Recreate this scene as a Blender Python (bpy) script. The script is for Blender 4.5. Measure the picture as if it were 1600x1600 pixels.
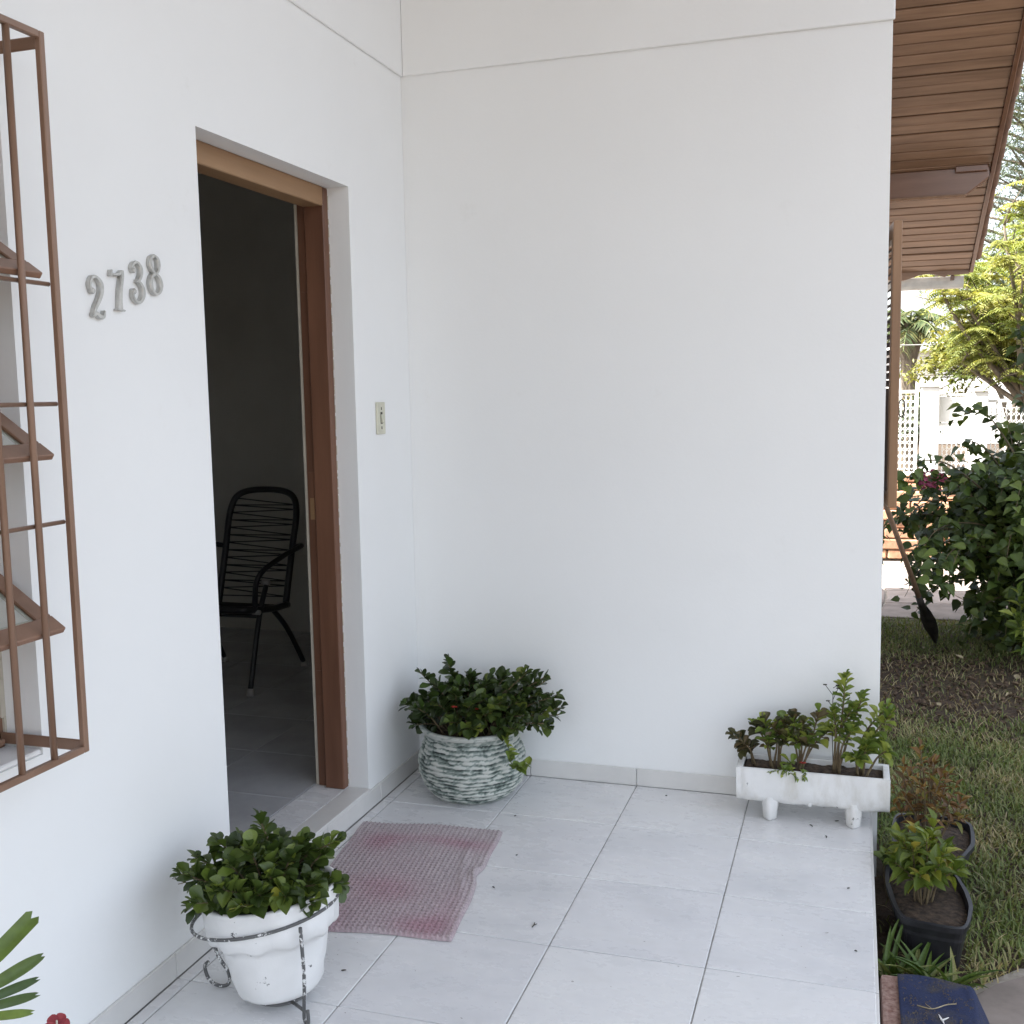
import bpy, bmesh, math, random
import numpy as np
from mathutils import Vector, Matrix, noise

for o in list(bpy.data.objects):
    bpy.data.objects.remove(o, do_unlink=True)
SC = bpy.context.scene
COL = SC.collection
rnd = random.Random(7)
PI = math.pi
R_ = math.radians

# ------------------------------------------------------------------ camera
cam = bpy.data.cameras.new('camera')
cam.sensor_width = 36.0
cam.lens = 1671.35 / 1600.0 * 36.0
cam.clip_start = 0.05
cam.clip_end = 600.0
camo = bpy.data.objects.new('camera', cam)
COL.objects.link(camo)
_r = ((0.95261822, 0.30362515, -0.01817415), (0.01608021, -0.10993793, -0.99380837), (-0.30374324, 0.94642772, -0.10961123))
camo.matrix_world = Matrix(((_r[0][0], -_r[1][0], -_r[2][0], 1.61494),
                            (_r[0][1], -_r[1][1], -_r[2][1], -3.78614),
                            (_r[0][2], -_r[1][2], -_r[2][2], 1.45012),
                            (0, 0, 0, 1)))
SC.camera = camo

# ------------------------------------------------------------------ light
SUN_EL = 54.0
SUN_X, SUN_Y = -0.86, -0.50          # horizontal direction towards the sun
world = bpy.data.worlds.new('World')
SC.world = world
world.use_nodes = True
wn = world.node_tree
bg = wn.nodes['Background']
sky = wn.nodes.new('ShaderNodeTexSky')
sky.sky_type = 'NISHITA'
sky.sun_disc = False
sky.sun_elevation = R_(SUN_EL)
sky.sun_rotation = math.atan2(SUN_X, SUN_Y)
sky.air_density = 1.0
sky.dust_density = 3.0
sky.ozone_density = 1.0
hs = wn.nodes.new('ShaderNodeHueSaturation')
hs.inputs['Saturation'].default_value = 0.45
wn.links.new(sky.outputs['Color'], hs.inputs['Color'])
wn.links.new(hs.outputs['Color'], bg.inputs['Color'])
bg.inputs['Strength'].default_value = 0.15
sl = bpy.data.lights.new('sun', 'SUN')
sl.energy = 5.0
sl.angle = R_(0.53)
sl.color = (1.0, 0.965, 0.91)
so = bpy.data.objects.new('sun', sl)
COL.objects.link(so)
ce = math.cos(R_(SUN_EL)); hl = math.hypot(SUN_X, SUN_Y)
sdir = Vector((SUN_X / hl * ce, SUN_Y / hl * ce, math.sin(R_(SUN_EL))))
so.rotation_euler = sdir.to_track_quat('Z', 'Y').to_euler()
so.location = sdir * 30
SC.view_settings.view_transform = 'Standard'
SC.view_settings.look = 'None'
SC.view_settings.gamma = 1.0
SC.view_settings.use_curve_mapping = False
SC.view_settings.exposure = 1.92
SC.render.engine = 'CYCLES'
SC.cycles.max_bounces = 10
SC.cycles.diffuse_bounces = 5
SC.cycles.transparent_max_bounces = 8

GZ = -0.23        # garden level (the porch floor is z = 0)

# ------------------------------------------------------------------ materials
def new_mat(name):
    m = bpy.data.materials.new(name)
    m.use_nodes = True
    nt = m.node_tree
    return m, nt, nt.nodes['Principled BSDF']

def N(nt, t, **kw):
    n = nt.nodes.new(t)
    for k, v in kw.items():
        if k in n.inputs:
            n.inputs[k].default_value = v
        else:
            setattr(n, k, v)
    return n

def ramp(nt, fac, stops):
    r = nt.nodes.new('ShaderNodeValToRGB')
    el = r.color_ramp.elements
    while len(el) < len(stops):
        el.new(0.5)
    for e, (p, c) in zip(el, stops):
        e.position = p
        e.color = (*c, 1) if len(c) == 3 else c
    nt.links.new(fac, r.inputs['Fac'])
    return r.outputs['Color']

def texco(nt, kind='Object', scale=None):
    tc = nt.nodes.new('ShaderNodeTexCoord')
    out = tc.outputs[kind]
    if scale is not None:
        mp = nt.nodes.new('ShaderNodeMapping')
        mp.inputs['Scale'].default_value = scale
        nt.links.new(out, mp.inputs['Vector'])
        out = mp.outputs['Vector']
    return out

def noise_n(nt, vec, scale, detail=4, rough=0.55):
    n = nt.nodes.new('ShaderNodeTexNoise')
    n.inputs['Scale'].default_value = scale
    n.inputs['Detail'].default_value = detail
    n.inputs['Roughness'].default_value = rough
    if vec is not None:
        nt.links.new(vec, n.inputs['Vector'])
    return n.outputs['Fac']

def mixc(nt, fac, a, b, mode='MIX'):
    m = nt.nodes.new('ShaderNodeMix')
    m.data_type = 'RGBA'
    m.blend_type = mode
    for i, v in ((0, fac), (6, a), (7, b)):
        if hasattr(v, 'links') or hasattr(v, 'is_linked'):
            nt.links.new(v, m.inputs[i])
        elif i == 0:
            m.inputs[0].default_value = v
        else:
            m.inputs[i].default_value = (*v, 1)
    return m.outputs[2]

def bump(nt, bsdf, height, strength=0.3, dist=0.01):
    b = nt.nodes.new('ShaderNodeBump')
    b.inputs['Strength'].default_value = strength
    b.inputs['Distance'].default_value = dist
    nt.links.new(height, b.inputs['Height'])
    nt.links.new(b.outputs['Normal'], bsdf.inputs['Normal'])

def rand_out(nt):
    return nt.nodes.new('ShaderNodeObjectInfo').outputs['Random']

def mat_two(name, c1, c2, scale, rough=0.6, bumpv=0.2, bdist=0.005, vscale=None, lo=0.35, hi=0.65, rnd_amt=0.0, metal=0.0, coord='Object'):
    m, nt, b = new_mat(name)
    v = texco(nt, coord, vscale)
    f = noise_n(nt, v, scale, 6, 0.6)
    c = ramp(nt, f, [(lo, c1), (hi, c2)])
    if rnd_amt:
        r = rand_out(nt)
        k = ramp(nt, r, [(0.0, (1 - rnd_amt,) * 3), (1.0, (1 + rnd_amt,) * 3)])
        c = mixc(nt, 1.0, c, k, 'MULTIPLY')
    nt.links.new(c, b.inputs['Base Color'])
    b.inputs['Roughness'].default_value = rough
    b.inputs['Metallic'].default_value = metal
    if bumpv:
        bump(nt, b, f, bumpv, bdist)
    return m

def wall_mat():
    m, nt, b = new_mat('white_wall_paint')
    v = texco(nt, 'Object')
    f = noise_n(nt, v, 1.3, 5, 0.6)
    f2 = noise_n(nt, v, 90.0, 3, 0.6)
    f3 = noise_n(nt, v, 6.0, 6, 0.7)
    base = ramp(nt, f, [(0.3, (0.815, 0.825, 0.82)), (0.7, (0.845, 0.855, 0.85))])
    # a few scuffs and little knocks in the paint
    vo = nt.nodes.new('ShaderNodeTexVoronoi')
    vo.inputs['Scale'].default_value = 2.1
    nt.links.new(v, vo.inputs['Vector'])
    spot = ramp(nt, vo.outputs['Distance'], [(0.0, (1, 1, 1)), (0.012, (1, 1, 1)), (0.02, (0, 0, 0))])
    gate = ramp(nt, noise_n(nt, v, 0.9, 2), [(0.52, (0, 0, 0)), (0.56, (1, 1, 1))])
    base = mixc(nt, mixc(nt, 1.0, spot, gate, 'MULTIPLY'), base, (0.45, 0.43, 0.40))
    sm = ramp(nt, f3, [(0.64, (0, 0, 0)), (0.82, (0.35, 0.35, 0.35))])
    base = mixc(nt, sm, base, (0.66, 0.65, 0.62))
    nt.links.new(base, b.inputs['Base Color'])
    b.inputs['Roughness'].default_value = 0.62
    b.inputs['Specular IOR Level'].default_value = 0.3
    ad = nt.nodes.new('ShaderNodeMath'); ad.operation = 'ADD'
    ml = nt.nodes.new('ShaderNodeMath'); ml.operation = 'MULTIPLY'
    ml.inputs[1].default_value = 6.0
    nt.links.new(noise_n(nt, v, 4.0, 3), ml.inputs[0])
    nt.links.new(f2, ad.inputs[0]); nt.links.new(ml.outputs[0], ad.inputs[1])
    bump(nt, b, ad.outputs[0], 0.22, 0.0016)
    return m

def tile_mat():
    m, nt, b = new_mat('ceramic_floor_tile')
    tc = texco(nt, 'Object')
    r = rand_out(nt)
    ad = nt.nodes.new('ShaderNodeVectorMath'); ad.operation = 'ADD'
    cb = nt.nodes.new('ShaderNodeCombineXYZ')
    mu = nt.nodes.new('ShaderNodeMath'); mu.operation = 'MULTIPLY'; mu.inputs[1].default_value = 37.0
    nt.links.new(r, mu.inputs[0])
    for i in range(3):
        nt.links.new(mu.outputs[0], cb.inputs[i])
    mp = nt.nodes.new('ShaderNodeMapping')
    mp.inputs['Scale'].default_value = (0.8, 1.5, 1.0)
    mp.inputs['Rotation'].default_value = (0, 0, 0.35)
    nt.links.new(tc, mp.inputs['Vector'])
    nt.links.new(mp.outputs['Vector'], ad.inputs[0]); nt.links.new(cb.outputs[0], ad.inputs[1])
    f = noise_n(nt, ad.outputs[0], 3.4, 6, 0.62)
    c = ramp(nt, f, [(0.30, (0.625, 0.63, 0.64)), (0.5, (0.70, 0.70, 0.705)), (0.72, (0.74, 0.74, 0.735))])
    k = ramp(nt, r, [(0, (0.95, 0.95, 0.96)), (1, (1.03, 1.03, 1.02))])
    c = mixc(nt, 1.0, c, k, 'MULTIPLY')
    # trodden dust
    d = noise_n(nt, ad.outputs[0], 9.0, 6, 0.7)
    c = mixc(nt, ramp(nt, d, [(0.55, (0, 0, 0)), (0.85, (0.4, 0.4, 0.4))]), c, (0.54, 0.53, 0.51))
    sp = noise_n(nt, ad.outputs[0], 60.0, 2, 0.5)
    c = mixc(nt, ramp(nt, sp, [(0.755, (0, 0, 0)), (0.775, (0.8, 0.8, 0.8))]), c, (0.13, 0.11, 0.09))
    nt.links.new(c, b.inputs['Base Color'])
    rg = ramp(nt, d, [(0.3, (0.2, 0.2, 0.2)), (0.75, (0.4, 0.4, 0.4))])
    nt.links.new(rg, b.inputs['Roughness'])
    b.inputs['Specular IOR Level'].default_value = 0.45
    bump(nt, b, f, 0.05, 0.003)
    return m

def wood_mat(name, c1, c2, rough=0.4, axis=(1, 14, 14), rnd_amt=0.18, scale=2.0, bumpv=0.15, spec=0.5):
    m, nt, b = new_mat(name)
    v = texco(nt, 'Object', axis)
    r = rand_out(nt)
    ad = nt.nodes.new('ShaderNodeVectorMath'); ad.operation = 'ADD'
    cb = nt.nodes.new('ShaderNodeCombineXYZ')
    mu = nt.nodes.new('ShaderNodeMath'); mu.operation = 'MULTIPLY'; mu.inputs[1].default_value = 51.0
    nt.links.new(r, mu.inputs[0]); nt.links.new(mu.outputs[0], cb.inputs[0]); nt.links.new(mu.outputs[0], cb.inputs[2])
    nt.links.new(v, ad.inputs[0]); nt.links.new(cb.outputs[0], ad.inputs[1])
    f = noise_n(nt, ad.outputs[0], scale, 7, 0.62)
    c = ramp(nt, f, [(0.28, c1), (0.72, c2)])
    k = ramp(nt, r, [(0.0, (1 - rnd_amt,) * 3), (1.0, (1 + rnd_amt,) * 3)])
    c = mixc(nt, 1.0, c, k, 'MULTIPLY')
    nt.links.new(c, b.inputs['Base Color'])
    b.inputs['Roughness'].default_value = rough
    b.inputs['Specular IOR Level'].default_value = spec
    bump(nt, b, f, bumpv, 0.004)
    return m

def plain(name, c, rough=0.5, metal=0.0, spec=0.5):
    return mat_two(name, tuple(x * 0.9 for x in c), tuple(min(1, x * 1.1) for x in c), 14.0, rough, 0.06, 0.002, metal=metal)

def leaf_mat(name, cols, rough=0.38, trans=0.25, attr=None, vein=True, spec=0.45, sc=30):
    """cols: list of (pos, colour) chosen by a per-leaf random value"""
    m, nt, b = new_mat(name)
    if attr:
        a = nt.nodes.new('ShaderNodeAttribute'); a.attribute_name = attr
        r = a.outputs['Fac']
    else:
        r = rand_out(nt)
    c = ramp(nt, r, cols)
    v = texco(nt, 'Object')
    f = noise_n(nt, v, sc, 3)
    c = mixc(nt, 1.0, c, ramp(nt, f, [(0.3, (0.78, 0.78, 0.78)), (0.7, (1.18, 1.18, 1.12))]), 'MULTIPLY')
    nt.links.new(c, b.inputs['Base Color'])
    b.inputs['Roughness'].default_value = rough
    b.inputs['Specular IOR Level'].default_value = spec
    tr = nt.nodes.new('ShaderNodeBsdfTranslucent')
    nt.links.new(mixc(nt, 1.0, c, (1.25, 1.2, 0.5), 'MULTIPLY'), tr.inputs['Color'])
    mx = nt.nodes.new('ShaderNodeMixShader')
    mx.inputs[0].default_value = trans
    nt.links.new(b.outputs[0], mx.inputs[1]); nt.links.new(tr.outputs[0], mx.inputs[2])
    nt.links.new(mx.outputs[0], nt.nodes['Material Output'].inputs['Surface'])
    return m

def glass_mat():
    m, nt, b = new_mat('window_glass')
    b.inputs['Base Color'].default_value = (0.9, 0.95, 0.93, 1)
    b.inputs['Roughness'].default_value = 0.02
    b.inputs['Transmission Weight'].default_value = 1.0
    b.inputs['IOR'].default_value = 1.45
    return m

M = {}
M['wall'] = wall_mat()
M['tile'] = tile_mat()
M['grout'] = mat_two('grey_grout', (0.24, 0.235, 0.225), (0.44, 0.43, 0.42), 7, 0.9, 0.3, 0.002)
M['skirt'] = mat_two('ceramic_skirting', (0.60, 0.595, 0.58), (0.70, 0.69, 0.67), 3, 0.3, 0.05, rnd_amt=0.03)
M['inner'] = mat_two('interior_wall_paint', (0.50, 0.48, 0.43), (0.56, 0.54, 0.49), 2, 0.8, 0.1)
M['concrete'] = mat_two('concrete', (0.22, 0.21, 0.20), (0.36, 0.34, 0.32), 8, 0.9, 0.4)
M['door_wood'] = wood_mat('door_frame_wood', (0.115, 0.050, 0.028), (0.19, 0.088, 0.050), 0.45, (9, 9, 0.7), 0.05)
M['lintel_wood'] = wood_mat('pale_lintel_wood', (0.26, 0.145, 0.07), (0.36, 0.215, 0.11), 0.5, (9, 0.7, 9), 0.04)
M['soffit'] = wood_mat('soffit_board_wood', (0.215, 0.125, 0.076), (0.40, 0.25, 0.16), 0.36, (1.0, 9, 9), 0.10)
M['beam'] = wood_mat('varnished_beam_wood', (0.16, 0.078, 0.046), (0.23, 0.118, 0.072), 0.22, (0.8, 6, 6), 0.05)
M['roof_in'] = plain('dark_roof_void', (0.05, 0.035, 0.025), 0.9)
M['rooftile'] = mat_two('clay_roof_tile', (0.15, 0.09, 0.065), (0.28, 0.17, 0.12), 9, 0.85, 0.5, 0.006, rnd_amt=0.2)
M['shutter'] = wood_mat('shutter_wood', (0.19, 0.10, 0.048), (0.30, 0.165, 0.082), 0.4, (10, 10, 0.8), 0.08)
M['louvre'] = wood_mat('dark_louvre_wood', (0.05, 0.035, 0.03), (0.10, 0.07, 0.055), 0.45, (10, 10, 2), 0.1)
M['grille'] = mat_two('brown_painted_steel', (0.185, 0.105, 0.066), (0.255, 0.155, 0.105), 7, 0.42, 0.12, 0.002, vscale=(1, 1, 0.3))
M['sash'] = mat_two('brown_painted_sash', (0.18, 0.095, 0.058), (0.25, 0.14, 0.09), 6, 0.45, 0.1, 0.002)
M['glass'] = glass_mat()
M['putty'] = plain('window_putty', (0.52, 0.48, 0.40), 0.8)
M['alu'] = mat_two('cast_aluminium', (0.42, 0.42, 0.40), (0.58, 0.575, 0.55), 40, 0.42, 0.25, 0.001, metal=0.75)
M['switch'] = plain('ivory_plastic', (0.58, 0.57, 0.46), 0.35)
M['switch_dark'] = plain('switch_gap', (0.05, 0.045, 0.03), 0.6)
M['chair'] = plain('black_enamel_tube', (0.022, 0.022, 0.024), 0.35)
M['cord'] = plain('black_vinyl_cord', (0.018, 0.018, 0.02), 0.4)
M['cap'] = plain('grey_rubber_cap', (0.42, 0.40, 0.38), 0.6)
M['white_plastic'] = plain('white_gutter_metal', (0.74, 0.73, 0.69), 0.45)
M['white_paint'] = mat_two('white_masonry_paint', (0.74, 0.73, 0.70), (0.83, 0.82, 0.80), 5, 0.7, 0.15)
M['black_pl'] = mat_two('black_plastic', (0.012, 0.012, 0.015), (0.028, 0.028, 0.033), 20, 0.42, 0.15, 0.002)
M['soil'] = mat_two('potting_soil', (0.025, 0.017, 0.012), (0.10, 0.068, 0.045), 55, 0.95, 0.9, 0.012)
M['wire'] = None
M['stem'] = mat_two('brown_stem', (0.10, 0.07, 0.04), (0.18, 0.14, 0.075), 30, 0.7, 0.3)
M['greenstem'] = mat_two('green_stem', (0.07, 0.10, 0.03), (0.14, 0.17, 0.06), 30, 0.6, 0.2)
M['trunk'] = mat_two('tree_bark', (0.09, 0.07, 0.05), (0.22, 0.18, 0.13), 9, 0.9, 0.7, 0.03, vscale=(1, 1, 0.25))
M['kal'] = leaf_mat('kalanchoe_leaf', [(0, (0.034, 0.058, 0.014)), (0.5, (0.066, 0.102, 0.022)), (0.85, (0.125, 0.17, 0.035)), (0.96, (0.19, 0.25, 0.04)), (0.985, (0.36, 0.36, 0.05))], 0.36, 0.12)
M['kaldark'] = leaf_mat('dark_kalanchoe_leaf', [(0, (0.026, 0.044, 0.013)), (0.55, (0.052, 0.082, 0.02)), (0.9, (0.095, 0.135, 0.03)), (1.0, (0.18, 0.21, 0.04))], 0.36, 0.12)
M['kal_s'] = leaf_mat('kalanchoe_leaf_mass', [(0, (0.030, 0.052, 0.012)), (0.5, (0.055, 0.088, 0.018)), (0.85, (0.10, 0.145, 0.028)), (1.0, (0.15, 0.22, 0.035))], 0.36, 0.12, 'rnd')
M['kald_s'] = leaf_mat('dark_kalanchoe_leaf_mass', [(0, (0.024, 0.040, 0.012)), (0.6, (0.042, 0.068, 0.017)), (1.0, (0.06, 0.11, 0.024))], 0.36, 0.12, 'rnd')
M['lime'] = leaf_mat('lime_succulent_leaf', [(0, (0.09, 0.14, 0.03)), (0.5, (0.16, 0.23, 0.045)), (1.0, (0.30, 0.34, 0.07))], 0.4, 0.2)
M['aeon'] = leaf_mat('dusky_succulent_leaf', [(0, (0.045, 0.05, 0.025)), (0.5, (0.085, 0.085, 0.035)), (1.0, (0.14, 0.10, 0.05))], 0.38, 0.1)
M['croton'] = leaf_mat('yellow_green_leaf', [(0, (0.07, 0.11, 0.02)), (0.5, (0.13, 0.18, 0.03)), (0.88, (0.25, 0.27, 0.045)), (1.0, (0.34, 0.27, 0.06))], 0.4, 0.25)
M['redleaf'] = leaf_mat('russet_leaf', [(0, (0.10, 0.055, 0.02)), (0.5, (0.18, 0.09, 0.035)), (0.8, (0.24, 0.15, 0.04)), (1.0, (0.16, 0.17, 0.04))], 0.5, 0.25)
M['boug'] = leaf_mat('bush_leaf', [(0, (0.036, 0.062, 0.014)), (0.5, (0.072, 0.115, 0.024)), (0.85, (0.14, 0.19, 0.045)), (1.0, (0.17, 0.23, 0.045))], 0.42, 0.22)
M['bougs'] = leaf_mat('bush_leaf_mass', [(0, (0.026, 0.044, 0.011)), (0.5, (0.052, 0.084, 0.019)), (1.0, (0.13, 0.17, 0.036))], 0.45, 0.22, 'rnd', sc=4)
M['bract'] = leaf_mat('magenta_bract', [(0, (0.22, 0.04, 0.10)), (1, (0.42, 0.10, 0.20))], 0.6, 0.35)
M['grass'] = leaf_mat('lawn_grass', [(0, (0.075, 0.115, 0.025)), (0.42, (0.14, 0.18, 0.05)), (0.72, (0.22, 0.22, 0.095)), (1.0, (0.38, 0.31, 0.18))], 0.6, 0.25, 'rnd', sc=2)
M['tuft'] = leaf_mat('tuft_blade', [(0, (0.05, 0.10, 0.02)), (0.7, (0.12, 0.19, 0.04)), (1, (0.32, 0.32, 0.14))], 0.45, 0.25)
M['feather'] = leaf_mat('feathery_tree_leaf', [(0, (0.15, 0.19, 0.05)), (0.5, (0.25, 0.28, 0.085)), (1, (0.38, 0.36, 0.12))], 0.5, 0.40, 'rnd', sc=1)
M['roundtree'] = leaf_mat('round_tree_leaf', [(0, (0.10, 0.13, 0.04)), (0.5, (0.19, 0.20, 0.06)), (1, (0.33, 0.29, 0.09))], 0.5, 0.3, 'rnd', sc=1)
M['conifer'] = leaf_mat('conifer_needle', [(0, (0.08, 0.11, 0.08)), (0.6, (0.14, 0.17, 0.12)), (1, (0.22, 0.25, 0.17))], 0.6, 0.15, 'rnd', sc=1)
M['palm'] = leaf_mat('palm_frond_leaf', [(0, (0.05, 0.08, 0.03)), (0.6, (0.10, 0.13, 0.05)), (1, (0.22, 0.20, 0.08))], 0.5, 0.25, 'rnd', sc=1)
M['fan'] = leaf_mat('fan_palm_leaf', [(0, (0.05, 0.09, 0.03)), (0.5, (0.09, 0.14, 0.03)), (1, (0.17, 0.24, 0.04))], 0.4, 0.25)
M['flower'] = leaf_mat('crimson_petal', [(0, (0.26, 0.03, 0.05)), (1, (0.40, 0.07, 0.09))], 0.55, 0.3)
M['redflower'] = leaf_mat('red_petal', [(0, (0.45, 0.03, 0.03)), (1, (0.6, 0.06, 0.05))], 0.55, 0.25)
M['flag'] = mat_two('flagstone', (0.20, 0.165, 0.14), (0.32, 0.27, 0.235), 5, 0.85, 0.35, 0.006, rnd_amt=0.15)
M['joint'] = mat_two('sandy_joint', (0.26, 0.23, 0.19), (0.42, 0.38, 0.33), 30, 0.95, 0.6, 0.006)
M['redstone'] = mat_two('red_sandstone', (0.30, 0.14, 0.08), (0.50, 0.32, 0.20), 6, 0.9, 0.8, 0.015, rnd_amt=0.2)
M['granite'] = mat_two('pink_pebbledash', (0.20, 0.10, 0.075), (0.40, 0.27, 0.22), 70, 0.85, 0.9, 0.006)
M['steel'] = mat_two('dark_blade_steel', (0.02, 0.02, 0.022), (0.07, 0.06, 0.055), 20, 0.5, 0.2, 0.002, metal=0.6)
M['handle'] = wood_mat('pole_wood', (0.15, 0.085, 0.05), (0.26, 0.16, 0.095), 0.6, (12, 12, 1), 0.05)
M['clod'] = mat_two('soil_clod', (0.05, 0.032, 0.02), (0.15, 0.10, 0.062), 30, 0.95, 0.6, 0.004)
M['straw'] = mat_two('dry_leaf', (0.22, 0.17, 0.09), (0.42, 0.36, 0.24), 20, 0.9, 0.1, rnd_amt=0.3)
M['debris'] = plain('dark_debris', (0.035, 0.028, 0.02), 0.9)
M['terracotta'] = mat_two('terracotta', (0.28, 0.12, 0.07), (0.42, 0.20, 0.12), 10, 0.85, 0.3)
M['farroof'] = mat_two('far_roof_tile', (0.25, 0.16, 0.12), (0.36, 0.25, 0.2), 4, 0.85, 0.4, 0.02)
M['cable'] = plain('cable_sheath', (0.25, 0.24, 0.22), 0.6)

def ground_mat():
    m, nt, b = new_mat('garden_ground')
    v = texco(nt, 'Object')
    f = noise_n(nt, v, 3.0, 8, 0.65)
    f2 = noise_n(nt, v, 45.0, 5, 0.7)
    soil = ramp(nt, f2, [(0.3, (0.030, 0.019, 0.012)), (0.7, (0.105, 0.068, 0.042))])
    green = ramp(nt, f2, [(0.3, (0.05, 0.06, 0.02)), (0.7, (0.15, 0.14, 0.06))])
    c = mixc(nt, ramp(nt, f, [(0.5, (0, 0, 0)), (0.75, (0.5, 0.5, 0.5))]), soil, green)
    nt.links.new(c, b.inputs['Base Color'])
    b.inputs['Roughness'].default_value = 0.95
    bump(nt, b, f2, 0.8, 0.02)
    return m
M['ground'] = ground_mat()

def chipped(name, dark_amt, scale):
    m, nt, b = new_mat(name)
    v = texco(nt, 'Object')
    f = noise_n(nt, v, scale, 8, 0.7)
    g = noise_n(nt, v, 9.0, 3, 0.5)
    ad = nt.nodes.new('ShaderNodeMath'); ad.operation = 'ADD'
    mu = nt.nodes.new('ShaderNodeMath'); mu.operation = 'MULTIPLY'; mu.inputs[1].default_value = 0.55
    nt.links.new(g, mu.inputs[0]); nt.links.new(f, ad.inputs[0]); nt.links.new(mu.outputs[0], ad.inputs[1])
    chip = ramp(nt, ad.outputs[0], [(dark_amt, (0, 0, 0)), (dark_amt + 0.02, (1, 1, 1))])
    w = ramp(nt, g, [(0.3, (0.70, 0.70, 0.69)), (0.7, (0.80, 0.80, 0.79))])
    c = mixc(nt, chip, w, (0.10, 0.10, 0.10))
    nt.links.new(c, b.inputs['Base Color'])
    b.inputs['Roughness'].default_value = 0.5
    bump(nt, b, f, 0.35, 0.003)
    return m
M['potwhite'] = chipped('chipped_white_paint', 0.945, 30.0)
M['wire'] = chipped('flaking_white_wire_paint', 0.70, 70.0)
M['trough'] = chipped('white_cement_paint', 0.985, 22.0)
_t = M['trough'].node_tree; _b = _t.nodes['Principled BSDF']
_f = ramp(_t, noise_n(_t, texco(_t, 'Object', (7, 7, 2.5)), 3.0, 7, 0.65), [(0.48, (0, 0, 0)), (0.75, (.55, .55, .55))])
_src = _b.inputs['Base Color'].links[0].from_socket
_t.links.new(mixc(_t, _f, _src, (0.50, 0.47, 0.40)), _b.inputs['Base Color'])

def stonepot_mat():
    m, nt, b = new_mat('dry_brushed_green_pot')
    a = nt.nodes.new('ShaderNodeAttribute'); a.attribute_name = 'relief'
    v = texco(nt, 'Object')
    f = noise_n(nt, v, 40.0, 6, 0.7)
    mu = nt.nodes.new('ShaderNodeMath'); mu.operation = 'MULTIPLY_ADD'
    mu.inputs[1].default_value = 0.55
    nt.links.new(f, mu.inputs[0]); nt.links.new(a.outputs['Fac'], mu.inputs[2])
    c = ramp(nt, mu.outputs[0], [(0.42, (0.04, 0.055, 0.05)), (0.60, (0.13, 0.17, 0.15)), (0.84, (0.28, 0.325, 0.295)), (1.0, (0.52, 0.54, 0.50))])
    nt.links.new(c, b.inputs['Base Color'])
    b.inputs['Roughness'].default_value = 0.55
    bump(nt, b, f, 0.4, 0.004)
    return m
M['stonepot'] = stonepot_mat()

def mat_rug():
    m, nt, b = new_mat('pink_crochet_yarn')
    a = nt.nodes.new('ShaderNodeAttribute'); a.attribute_name = 'tint'
    v = texco(nt, 'Object')
    f = noise_n(nt, v, 160.0, 3, 0.6)
    c = ramp(nt, a.outputs['Fac'], [(0.0, (0.43, 0.38, 0.39)), (0.5, (0.415, 0.325, 0.345)), (1.0, (0.38, 0.235, 0.27))])
    c = mixc(nt, 1.0, c, ramp(nt, f, [(0.3, (0.7, 0.7, 0.7)), (0.7, (1.2, 1.2, 1.2))]), 'MULTIPLY')
    nt.links.new(c, b.inputs['Base Color'])
    b.inputs['Roughness'].default_value = 0.95
    b.inputs['Specular IOR Level'].default_value = 0.1
    return m
M['rug'] = mat_rug()

def mat_blue():
    m, nt, b = new_mat('blue_mat_cloth')
    v = texco(nt, 'Object')
    f = noise_n(nt, v, 7.0, 5, 0.6)
    w = noise_n(nt, v, 220.0, 3, 0.7)
    c = ramp(nt, w, [(0.3, (0.008, 0.013, 0.042)), (0.7, (0.017, 0.03, 0.095))])
    c2 = ramp(nt, w, [(0.3, (0.03, 0.027, 0.025)), (0.7, (0.085, 0.075, 0.065))])
    c = mixc(nt, ramp(nt, f, [(0.48, (0, 0, 0)), (0.6, (0.85, 0.85, 0.85))]), c, c2)
    nt.links.new(c, b.inputs['Base Color'])
    b.inputs['Roughness'].default_value = 0.95
    bump(nt, b, w, 0.6, 0.004)
    return m
M['blue'] = mat_blue()

# ------------------------------------------------------------------ builders
def mesh_from(verts, faces, name='mesh', smooth=False, mat=None):
    me = bpy.data.meshes.new(name)
    me.from_pydata([tuple(v) for v in verts], [], faces)
    me.update()
    if smooth:
        me.polygons.foreach_set('use_smooth', [True] * len(me.polygons))
    if mat is not None:
        me.materials.append(mat)
    return me

def link(name, me, parent=None, loc=None, rot=None):
    o = bpy.data.objects.new(name, me)
    COL.objects.link(o)
    if parent is not None:
        o.parent = parent
    if loc is not None:
        o.location = loc
    if rot is not None:
        o.rotation_euler = rot
    return o

def thing(name, label, cat, loc=(0, 0, 0), group=None, rz=0):
    o = bpy.data.objects.new(name, None)
    o.empty_display_size = 0.1
    COL.objects.link(o)
    o.location = loc
    o.rotation_euler = (0, 0, rz)
    return tag(o, label, cat, group)

def tag(o, label, cat, group=None):
    o['label'] = label
    o['category'] = cat
    if group:
        o['group'] = group
    return o

def struct(o, label=None):
    o['kind'] = 'structure'
    if label:
        o['label'] = label
    return o

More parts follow.
